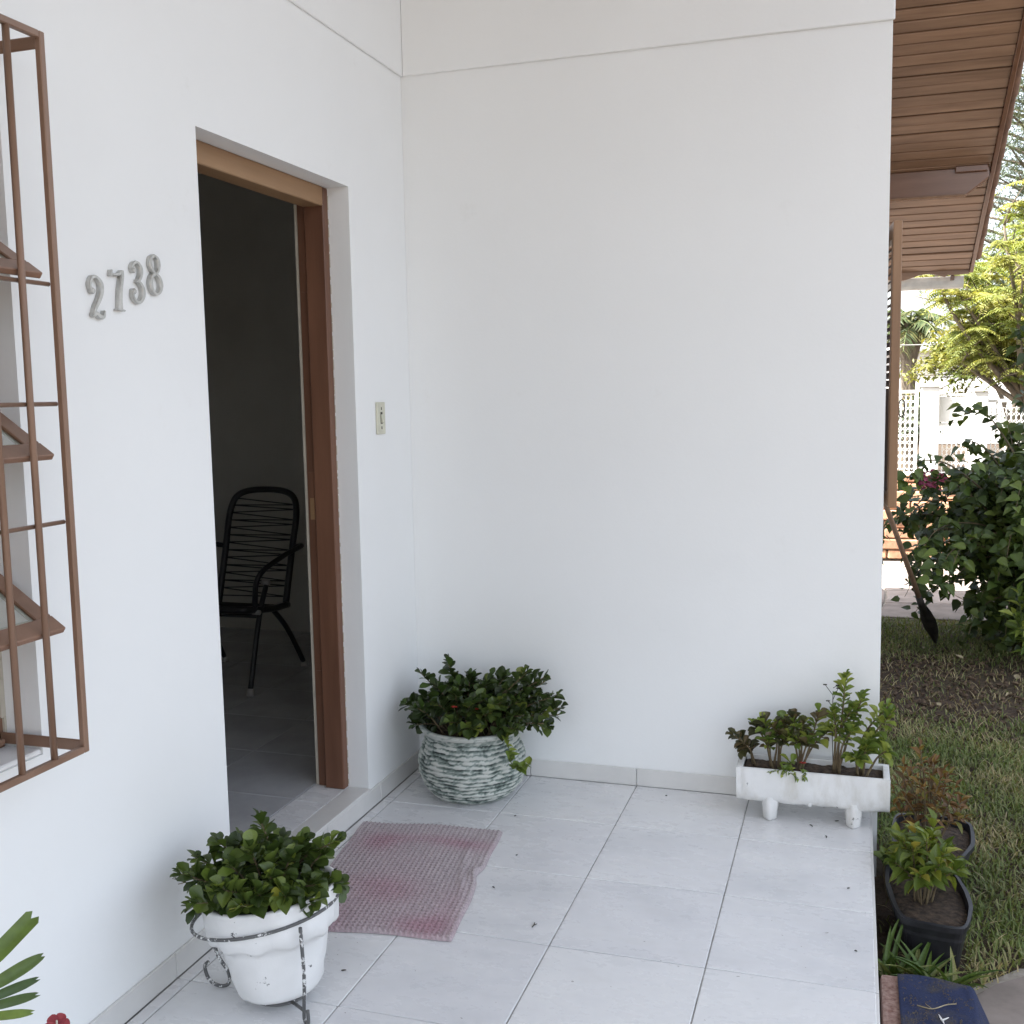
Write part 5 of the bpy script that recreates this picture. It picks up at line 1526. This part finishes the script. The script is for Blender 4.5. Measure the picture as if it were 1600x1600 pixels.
for i in range(len(prof_) - 1):
    for j in range(4):
        a = (i * 5 + j) * 2; c = ((i + 1) * 5 + j) * 2
        f += [(a, a + 2, c + 2, c), (a + 1, c + 1, c + 3, a + 3)]
part('blade', bl.add(v, f), M['steel'], sp, True)
part('socket', MB().tube([tipv + d * .48, tipv + d * .70], [.024, .019], 10), M['steel'], sp, True)

# ------------------------------------------------------------------ big bush
BC = Vector((2.75, 3.75, GZ))
bush = thing('bougainvillea_bush', 'large dense dark green bush with hanging shoots by the lawn', 'bush', BC)
camp = Vector((1.615, -3.786, 1.45))
rg = random.Random(101)
shoots = []
for i in range(200):
    # long arching shoots from the centre
    a = rg.uniform(0, 2 * PI); el = rg.uniform(.15, 1.35)
    Ln = rg.uniform(.55, 1.0)
    d0 = Vector((math.cos(a) * math.cos(el), math.sin(a) * math.cos(el), math.sin(el)))
    root = BC + Vector((rg.uniform(-.12, .12), rg.uniform(-.12, .12), rg.uniform(.15, .75)))
    p1 = root + d0 * Ln * .55 + Vector((0, 0, .05))
    p2_ = root + d0 * Ln * .92 + Vector((0, 0, -.10 * Ln))
    p3 = root + Vector((d0.x * Ln * 1.08, d0.y * Ln * 1.08, d0.z * Ln * .95 - .38 * Ln * math.cos(el)))
    if p3.z < GZ + .12: p3.z = GZ + rg.uniform(.12, .35)
    shoots.append([root, p1, p2_, p3])
for (q0, q1, q2, q3) in (((2.5, 3.6, .7), (2.2, 3.45, .95), (2.02, 3.4, .98), (1.93, 3.38, .86)), ((2.5, 3.6, .6), (2.2, 3.45, .85), (2.0, 3.4, .86), (1.90, 3.38, .77)), ((2.6, 3.7, .5), (2.25, 3.5, .55), (2.05, 3.45, .5), (1.96, 3.4, .33)),
                         ((2.7, 3.7, .8), (2.65, 3.6, 1.3), (2.6, 3.5, 1.6), (2.55, 3.45, 1.85)), ((2.7, 3.7, .8), (2.5, 3.6, 1.15), (2.35, 3.5, 1.3), (2.2, 3.45, 1.22)), ((2.7, 3.7, .8), (2.72, 3.6, 1.4), (2.68, 3.5, 1.75), (2.62, 3.4, 2.0))):
    shoots.append([Vector(q0), Vector(q1), Vector(q2), Vector(q3)])
LV = []     # (pos, dir, size)
brm = MB()
for shp in shoots:
    P = smooth_pts(shp, 7)
    brm.tube([p - BC for p in P], [.007 * (1 - .8 * i / (len(P) - 1)) for i in range(len(P))], 4, caps=False)
    Lt = sum((P[i + 1] - P[i]).length for i in range(len(P) - 1))
    nl = int(Lt * 42)
    for q in range(nl):
        s_ = (.12 + .88 * q / nl) * (len(P) - 1); i = min(int(s_), len(P) - 2)
        p = P[i].lerp(P[i + 1], s_ - i)
        a = rg.uniform(0, 2 * PI)
        d = Vector((math.cos(a), math.sin(a), rg.uniform(-.95, .35))).normalized()
        p = p + Vector((rg.uniform(-.05, .05), rg.uniform(-.05, .05), rg.uniform(-.05, .05)))
        LV.append((p, d, rg.uniform(.05, .095)))
part('branches', brm, M['stem'], bush)
for k in range(4):
    a = k * 1.6; part('trunk', MB().tube(smooth_pts([(rg.uniform(-.06, .06), rg.uniform(-.06, .06), -.02), (.08 * math.cos(a), .08 * math.sin(a), .3), (.14 * math.cos(a), .14 * math.sin(a), .75)], 5), [.028, .026, .024, .022, .02, .02, .018, .016, .014, .012, .01], 7), M['trunk'], bush, True)
def px(p):
    c = Matrix(((0.95261822, 0.30362515, -0.01817415), (0.01608021, -0.10993793, -0.99380837), (-0.30374324, 0.94642772, -0.10961123))) @ (p - camp)
    return 800 + 1671.35 * c.x / c.z, 800 + 1671.35 * c.y / c.z
cand = []
for i, (p, d, s_) in enumerate(LV):
    u_, v_ = px(p)
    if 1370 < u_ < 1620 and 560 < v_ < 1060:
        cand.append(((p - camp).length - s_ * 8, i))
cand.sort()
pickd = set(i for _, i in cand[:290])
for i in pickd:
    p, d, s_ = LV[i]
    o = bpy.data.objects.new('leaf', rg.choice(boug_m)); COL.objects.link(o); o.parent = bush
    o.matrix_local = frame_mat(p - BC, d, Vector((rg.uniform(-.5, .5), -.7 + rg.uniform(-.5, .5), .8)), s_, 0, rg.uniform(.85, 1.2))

HEART_S = [(0, .1), (.2, .95), (.5, .85), (1.0, .02)]
rest = [LV[i] for i in range(len(LV)) if i not in pickd]
# dense inner leaves so that the heart of the bush is closed
for i in range(2600):
    a = rg.uniform(0, 2 * PI); r = rg.uniform(0, .72) ** .8; z = rg.uniform(.02, 1.25)
    wv = .62 * (1 - ((z - .62) / .75) ** 2 * .6)
    rest.append((BC + Vector((r * wv * math.cos(a) * 1.15, r * wv * math.sin(a) * 1.15, z)), Vector((rg.uniform(-1, 1), rg.uniform(-1, 1), rg.uniform(-.9, .4))), rg.uniform(.06, .10)))
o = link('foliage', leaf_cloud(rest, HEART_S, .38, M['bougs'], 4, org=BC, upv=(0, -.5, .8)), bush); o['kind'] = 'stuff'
for (bx, by, bz, n_) in ((2.0, 3.37, .86, 10), (2.05, 3.36, .84, 12), (2.10, 3.37, .83, 9), (2.14, 3.37, .88, 7), (2.05, 3.37, .91, 8)):
    fo = thing('bougainvillea_flower', 'cluster of magenta bracts on the bush shoots near the shutter', 'flower', (bx, by, bz), 'magenta flower clusters on the bush')
    for i in range(n_):
        a = rg.uniform(0, 2 * PI)
        o = link('bract', bract_m[0], fo); o.matrix_local = frame_mat(Vector((rg.uniform(-.025, .025), rg.uniform(-.02, .02), rg.uniform(-.025, .025))), Vector((math.cos(a), math.sin(a) - .4, rg.uniform(-.6, .8))), Vector((rg.uniform(-.5, .5), -.5, 1)), rg.uniform(.026, .04))
grow('leafy_shrub', 'bright green glossy shoot in front of the big bush', 'plant', (2.62, 2.95, GZ), [((2.62, 2.95, GZ), (2.50, 2.85, .14)), ((2.62, 2.95, GZ), (2.53, 2.9, .27)), ((2.64, 2.95, GZ), (2.56, 2.85, .06)), ((2.62, 2.95, GZ), (2.62, 2.9, .2)), ((2.62, 2.95, GZ), (2.60, 2.85, .0))],
     [leaf_mesh('shrub_leaf', M['lime'], LANCE, .24, .3, .3, 2)], .10, 11, seed=44, stem_r=.006, stem_mat='greenstem', t0=.35)

# ------------------------------------------------------------------ street fence
FY = 13.0
fence = thing('street_fence', 'white street fence with masonry pillars, panel and ornamental metalwork', 'fence', (2.8, FY, GZ))
fo_ = Vector((2.8, FY, GZ))
def fp(name, a, c, mat='white_paint', bev=.01, parent=None):
    return part(name, MB().box(Vector(a) - fo_, Vector(c) - fo_), M[mat], parent or fence, bevel=bev)
fp('base_wall', (-3, FY - .08, GZ - .02), (9, FY + .08, .16))
pil = []
for (a, c, ht) in ((2.535, 2.78, 1.44), (3.245, 3.43, 1.36), (4.4, 4.6, 1.44), (1.2, 1.4, 1.44), (5.9, 6.1, 1.44)):
    fp('pillar', (a, FY - .13, GZ), (c, FY + .13, ht)); fp('pillar_cap', (a - .03, FY - .16, ht + .001), (c + .03, FY + .16, ht + .05))
fp('panel', (2.785, FY - .03, .93), (3.24, FY + .03, 1.30), bev=.006)
fp('rail', (2.785, FY - .04, 1.31), (3.24, FY + .04, 1.335), bev=.004)
gate = None
for (xa, xb, z0, z1) in ((1.42, 2.50, .165, 1.40), (2.785, 3.24, .165, .92), (3.435, 4.395, .165, 1.25), (4.61, 5.89, .165, 1.25)):
    fp('rail', (xa, FY - .02, z1 - .045), (xb, FY + .02, z1), bev=.004); fp('rail', (xa, FY - .02, z0), (xb, FY + .02, z0 + .04), bev=.004)
    fp('post', (xb - .05, FY - .022, z0 + .041), (xb - .005, FY + .022, z1 - .046), bev=.004)
    mb = MB()
    x = xa + .05
    while x < xb - .07:
        mb.tube([(x - fo_.x, 0, z0 + .03 - fo_.z), (x - fo_.x, 0, z1 - .03 - fo_.z)], .006, 5)
        z = z0 + .12
        while z < z1 - .1:
            mb.tube([(x + .03 * math.cos(t) + .032 - fo_.x, 0.0, z + .045 * math.sin(t) - fo_.z) for t in [2 * PI * i / 8 for i in range(9)]], .004, 4, caps=False)
            z += .10
        x += .066
    part('ornamental_metalwork', mb, M['white_paint'], fence)
# ------------------------------------------------------------------ neighbour house over the road
nb = thing('neighbour_house', 'white rendered flat roofed house across the street', 'house', (4.0, 30.0, GZ))
part('wall', MB().box((-9, 0, 0), (9, 7, 2.7)), M['white_paint'], nb)
rf = MB().box((-9.3, -.3, 2.701), (9.3, 7.3, 2.95))
part('roof', rf, M['white_paint'], nb, bevel=.02)
for x in (-7, -4.4, 3.4, 5.8):
    w_ = part('window', MB().box((x, -.05, 1.0), (x + 1.5, -.002, 2.2)), M['sash'], nb)
    part('pane', MB().box((x + .08, -.06, 1.08), (x + 1.42, -.051, 2.12)), M['glass'], w_)
dr_ = part('door', MB().box((2.0, -.05, 0.02), (2.9, -.002, 2.1)), M['door_wood'], nb)

# ------------------------------------------------------------------ trees beyond
def limb(mb, a, c, r0, r1, rg_, bend=.12, n=5):
    a = Vector(a); c = Vector(c); L_ = (c - a).length
    m_ = (a + c) / 2 + Vector((rg_.uniform(-1, 1), rg_.uniform(-1, 1), rg_.uniform(-.3, .6))) * L_ * bend
    P = smooth_pts([a, m_, c], n)
    mb.tube(P, [r0 + (r1 - r0) * i / (len(P) - 1) for i in range(len(P))], 6)
    return P
# feathery tree
TB = Vector((4.0, 11.2, GZ)); rg = random.Random(55)
tree = thing('feathery_tree', 'yellow green feathery leaved tree arching over the bush and fence', 'tree', TB)
mb = MB(); tips = []
trunk_top = Vector((-.35, -.1, 1.75))
mb.tube(smooth_pts([(0, 0, -.05), (-.05, 0, .8), trunk_top], 6), [.11 - .04 * i / 12 for i in range(13)], 8)
for i in range(30):
    a = rg.uniform(0, 2 * PI); e_ = Vector((math.cos(a) * rg.uniform(.6, 1.7), math.sin(a) * rg.uniform(.6, 1.6), rg.uniform(.5, 2.2)))
    if i < 7: e_ = Vector((rg.uniform(-1.1, -.3), rg.uniform(-.8, .4), rg.uniform(.2, 1.7)))
    P = limb(mb, trunk_top - Vector((0, 0, rg.uniform(0, .35))), trunk_top + e_, .04, .012, rg)
    for k in range(5):
        s0 = P[rg.randint(4, len(P) - 1)]
        e2 = s0 + Vector((rg.uniform(-.5, .5), rg.uniform(-.5, .5), rg.uniform(-.1, .5)))
        limb(mb, s0, e2, .012, .005, rg, .15, 3); tips += [e2, (s0 + e2) / 2]
part('trunk', mb, M['trunk'], tree, True)
items = []; vals = []
for t in tips:
    cv = rg.random()
    for k in range(7):
        a = rg.uniform(0, 2 * PI); Lf = rg.uniform(.22, .36)
        d = Vector((math.cos(a), math.sin(a), rg.uniform(-.1, .6))).normalized()
        for q in range(11):
            s_ = q / 10
            p = TB + t + d * Lf * s_ + Vector((0, 0, -.55 * Lf * s_ * s_))
            sd = d.cross(Vector((0, 0, 1))).normalized()
            for sg in (-1, 1):
                items.append((p, (sd * sg + d * .5 + Vector((0, 0, -.35))), .10 * (1 - .5 * s_))); vals.append(cv)
o = link('crown', leaf_cloud(items, [(0, .3), (.5, 1), (1, .05)], .14, M['feather'], 8, org=TB, vals=vals), tree)
# rounded yellow-green tree
TB = Vector((3.55, 15.5, GZ)); rg = random.Random(56)
tree = thing('round_tree', 'small rounded yellow green tree with bent trunk behind the white fence', 'tree', TB)
mb = MB(); mb.tube(smooth_pts([(.65, -.1, -.05), (.5, -.05, 1.0), (.25, 0, 1.7), (-.15, .1, 2.0)], 6), [.05 - .025 * i / 18 for i in range(19)], 8)
items = []; vals = []
for i in range(46):
    c_ = Vector((rg.gauss(-.15, .42), rg.gauss(0, .4), 2.22 + rg.gauss(0, .24) - .0))
    limb(mb, (-.05, .05, 1.9), c_, .014, .005, rg, .1, 3)
    cv = rg.random()
    for k in range(75):
        p = TB + c_ + Vector((rg.gauss(0, .11), rg.gauss(0, .11), rg.gauss(0, .09)))
        items.append((p, Vector((rg.uniform(-1, 1), rg.uniform(-1, 1), rg.uniform(-.5, 1))), rg.uniform(.08, .16))); vals.append(cv)
part('trunk', mb, M['trunk'], tree, True)
link('crown', leaf_cloud(items, [(0, .2), (.5, 1), (1, .05)], .2, M['roundtree'], 9, org=TB, vals=vals), tree)
# palm
TB = Vector((2.62, 19.0, GZ)); rg = random.Random(57)
tree = thing('palm_tree', 'feather palm with ragged trunk behind the white gate', 'palm', TB)
v, f = lathe([(.19, -.05), (.15, .3), (.13, 1.2), (.15, 2.2), (.24, 2.5), (.26, 2.75), (.12, 2.95), (0, 3.0)], 14, lambda r, z, a: (r * (1 + .12 * math.sin(z * 40 + a * 2)), z))
part('trunk', MB().add(v, f), M['trunk'], tree)
for i in range(20):
    a = i * 2.399; el = 1.25 - 1.5 * (i / 19); Lf = rg.uniform(.85, 1.15)
    d = Vector((math.cos(a) * math.cos(el), math.sin(a) * math.cos(el), math.sin(el)))
    P = [Vector((0, 0, 2.85)) + d * Lf * t + Vector((0, 0, -.55 * Lf * t * t)) for t in [k / 14 for k in range(15)]]
    fr_ = part('frond', MB().tube(P, [.02 - .001 * k for k in range(15)], 4), M['greenstem'], tree)
    it = []
    for k in range(2, 15):
        tan = (P[min(k + 1, 14)] - P[k - 1]).normalized(); sd = tan.cross(Vector((0, 0, 1))).normalized()
        for sg in (-1, 1):
            for e_ in (0, .5):
                it.append((P[k] - tan * .035 * e_ * 2, sd * sg + tan * .7 + Vector((0, 0, -.25)), .34 * (1 - .45 * abs(k / 14 - .4))))
    link('leaflets', leaf_cloud(it, [(0, .5), (.4, 1), (1, .05)], .05, M['palm'], i, org=Vector((0, 0, 0)), droop=.35), fr_)
# conifer
TB = Vector((5.75, 27.0, GZ)); rg = random.Random(58)
tree = thing('conifer_tree', 'tall grey green conifer rising beyond the eave', 'tree', TB)
mb = MB(); mb.tube([(0, 0, -.1), (.1, 0, 4), (0, .1, 9.6)], [.28, .2, .04], 8)
items = []; vals = []
for i in range(95):
    z = 2.5 + 7.0 * i / 95; a = i * 2.399
    Lb = 2.6 * (1 - (z - 2.5) / 8.6) * rg.uniform(.75, 1.1) + .25
    e_ = Vector((math.cos(a) * Lb, math.sin(a) * Lb, z + .35 * Lb))
    P = limb(mb, (0, 0, z), e_, .05, .012, rg, .08, 4)
    cv = rg.random()
    for k in range(150):
        s_ = rg.random() ** .7
        p = Vector((0, 0, z)).lerp(e_, s_) + Vector((rg.gauss(0, .16), rg.gauss(0, .16), rg.gauss(.04, .12)))
        items.append((TB + p, Vector((rg.uniform(-1, 1), rg.uniform(-1, 1), rg.uniform(-.2, 1))), rg.uniform(.10, .22))); vals.append(cv)
part('trunk', mb, M['trunk'], tree, True)
link('crown', leaf_cloud(items, [(0, .4), (.5, 1), (1, .05)], .09, M['conifer'], 10, org=TB, vals=vals), tree)
# a leafy tree mass below the conifer
TB = Vector((5.1, 21.0, GZ)); rg = random.Random(59)
tree = thing('broadleaf_tree', 'soft green tree between the conifer and the feathery tree', 'tree', TB)
mb = MB(); mb.tube([(0, 0, -.05), (.1, 0, 1.5), (.05, 0, 2.8)], [.16, .13, .09], 8)
items = []; vals = []
for i in range(60):
    a = rg.uniform(0, 2 * PI); el = rg.uniform(-.3, 1.4); r = rg.uniform(.6, 1.55)
    c_ = Vector((.05 + r * math.cos(a) * math.cos(el), r * math.sin(a) * math.cos(el), 3.3 + 1.15 * r * math.sin(el)))
    limb(mb, (.05, 0, 2.6), c_, .03, .008, rg, .1, 3); cv = rg.random()
    for k in range(85):
        items.append((TB + c_ + Vector((rg.gauss(0, .2), rg.gauss(0, .2), rg.gauss(0, .16))), Vector((rg.uniform(-1, 1), rg.uniform(-1, 1), rg.uniform(-.6, .6))), rg.uniform(.12, .22))); vals.append(cv)
part('trunk', mb, M['trunk'], tree, True)
link('crown', leaf_cloud(items, [(0, .2), (.5, 1), (1, .05)], .22, M['conifer'], 12, org=TB, vals=vals), tree)
# low bushes behind the gate
for k, (x, y, s_, lab) in enumerate(((2.5, 14.6, .35, 'small dark bush under the palm behind the gate'), (4.6, 16.5, .6, 'low bush behind the far fence panel'))):
    rg = random.Random(70 + k); TB = Vector((x, y, GZ)); t = thing('garden_bush', lab, 'bush', TB)
    mb = MB(); items = []; vals = []
    for i in range(16):
        c_ = Vector((rg.gauss(0, s_ * .5), rg.gauss(0, s_ * .5), .9 + rg.gauss(.3, s_ * .45))); limb(mb, (0, 0, 0), c_, .02, .006, rg, .1, 3); cv = rg.random()
        for q in range(60):
            items.append((TB + c_ + Vector((rg.gauss(0, .1), rg.gauss(0, .1), rg.gauss(0, .1))), Vector((rg.uniform(-1, 1), rg.uniform(-1, 1), rg.uniform(-.5, 1))), rg.uniform(.07, .14))); vals.append(cv)
    part('stem', mb, M['trunk'], t); link('crown', leaf_cloud(items, [(0, .2), (.5, 1), (1, .05)], .2, M['conifer'], 20 + k, org=TB, vals=vals), t)
mb = MB(); mb.tube([(-6 + .8 * i, 0, .12 * ((i - 15) / 15) ** 2) for i in range(31)], .012, 5)
tag(link('overhead_cable', mb.me(M['cable']), None, (0, 16.0, 2.15)), 'thin pale cable strung above the street fence', 'cable')

# ------------------------------------------------------------------ fan palm at the left
fpb = Vector((0.40, -3.02, 0.0))
pot = thing('palm_pot', 'terracotta pot of the fan palm beside the barred window', 'flower pot', fpb)
v, f = lathe([(0, 0), (.09, 0), (.10, .01), (.125, .20), (.14, .20), (.142, .235), (.125, .235), (.118, .19)], 32)
part('pot_body', MB().add(v, f), M['terracotta'], pot, True)
v, f = lathe([(0, .2), (.12, .198)], 24); part('soil', MB().add(v, f), M['soil'], pot)
fpm = thing('fan_palm', 'fan palm leaf with blunt frayed fingers reaching past the window', 'palm', fpb + Vector((0, 0, .2)))
fb = fpb + Vector((0, 0, .2))
hub = Vector((0.35, -2.655, 0.557)) - fb
part('stem', MB().tube(smooth_pts([(0, 0, 0), (-.03, .08, .2), hub], 6), .006, 7), M['greenstem'], fpm, True)
tips = [((.35, -2.449, .615), .0135), ((.35, -2.438, .542), .0105), ((.35, -2.454, .511), .0075), ((.35, -2.457, .487), .0075), ((.35, -2.471, .466), .007),
        ((.35, -2.66, .78), .012), ((.34, -2.78, .76), .012), ((.33, -2.86, .64), .012), ((.36, -2.62, .36), .009), ((.36, -2.74, .36), .009)]
for (tpv, w) in tips:
    e_ = Vector(tpv) - fb; d = e_ - hub; L_ = d.length; d.normalize()
    toc = (camp - Vector(tpv)).normalized()
    sd = d.cross(toc).normalized(); nn_ = sd.cross(d)
    v = []; f = []
    K = 12
    for i in range(K + 1):
        t = i / K; ww = w * (min(1, .18 + t * 1.35) if t < .8 else (1.0 if w > .012 else 1 - (t - .8) * 2.2))
        for j, s_ in enumerate((-1, -.5, 0, .5, 1)):
            tt_ = t + ((.035 if j % 2 else -.02) * rnd.uniform(.4, 1.2) if i == K else 0)
            v.append(hub + d * L_ * tt_ + sd * ww * s_ + nn_ * (.25 * ww * (1 - abs(s_)) * -1 + .02 * math.sin(t * 2.6)))
    for i in range(K):
        for j in range(4):
            f.append((i * 5 + j, i * 5 + j + 1, (i + 1) * 5 + j + 1, (i + 1) * 5 + j))
    part('leaf_finger', MB().add(v, f), M['fan'], fpm, True)
# crimson flower on a tall stalk from a small pot
cf = Vector((0.35, -2.407, 0.0))
p2p = thing('small_pot', 'small terracotta pot below the crimson flower', 'flower pot', cf + Vector((.0, -.08, 0)))
v, f = lathe([(0, 0), (.05, 0), (.065, .10), (.072, .10), (.073, .12), (.06, .12), (.058, .09)], 24)
part('pot_body', MB().add(v, f), M['terracotta'], p2p, True)
v, f = lathe([(0, .1), (.06, .098)], 20); part('soil', MB().add(v, f), M['soil'], p2p)
cfl = thing('crimson_flower', 'crimson ruffled flower with pale centre on a tall stalk by the wall', 'flower', cf + Vector((0, -.08, .1)))
part('stem', MB().tube(smooth_pts([(0, 0, 0), (0.0, .03, .15), (0, .08, .305)], 5), .002, 6), M['greenstem'], cfl, True)
ptm = leaf_mesh('crimson_petal', M['flower'], [(0, .3), (.3, .8), (.65, 1.0), (.9, .8), (1.0, .45)], .48, .2, .2, 2, .05)
for i in range(6):
    a = i * 1.047
    o = link('petal', ptm, cfl)
    fwd = (camp - (cf + Vector((0, 0, .4)))).normalized()
    s1 = fwd.cross(Vector((0, 0, 1))).normalized(); s2 = s1.cross(fwd)
    o.matrix_local = frame_mat(Vector((0, .08, .305)), s1 * math.cos(a) + s2 * math.sin(a) + fwd * .25, fwd, .020)
part('stamen', MB().tube([Vector((0, .08, .305)), Vector((0, .08, .305)) + fwd * .012 + s2 * .008], .0018, 6), M['putty'], cfl, True)

# ------------------------------------------------------------------ twigs and litter on the porch
rg = random.Random(63)
tw = thing('dead_twig', 'bare dead twig poking out of the white pot plant by the wall', 'twig', (0.10, -1.66, .27))
mb = MB(); mb.tube([(0.03, 0, 0), (-.02, 0, .012), (-.065, .01, .012)], [.0018, .0015, .0009], 5); mb.tube([(-.02, 0, .012), (-.045, .005, .002)], .0012, 5); mb.tube([(-.04, .003, .012), (-.055, .0, .024)], .001, 4)
part('twig_stem', mb, M['stem'], tw)
spots = [(0.80, -1.115, .018), (0.62, -0.70, .006), (.99, -.08, .005), (1.55, -.30, .012), (1.62, -.66, .006), (.62, -.93, .007), (.40, -1.47, .008), (.52, -.40, .005), (1.58, -.16, .01), (1.5, -.22, .012), (1.64, -1.02, .005)]
for (x, y, s_) in spots:
    s_ *= .75; mb = MB(); a = rg.uniform(0, PI)
    mb.tube([(-s_ * math.cos(a), -s_ * math.sin(a), .0018), (0, 0, .0026), (s_ * math.cos(a + .4), s_ * math.sin(a + .4), .0018)], [.0014, .002, .001], 5)
    if s_ > .012: mb.tube([(0, 0, .002), (.006, .008, .002)], [.0016, .0008], 5)
    o = link('litter_speck', mb.me(M['debris'], True), None, (x, y, 0.0))
    tag(o, 'dark crumb of plant litter on the pale porch tiles', 'litter', 'litter specks on the porch tiles')
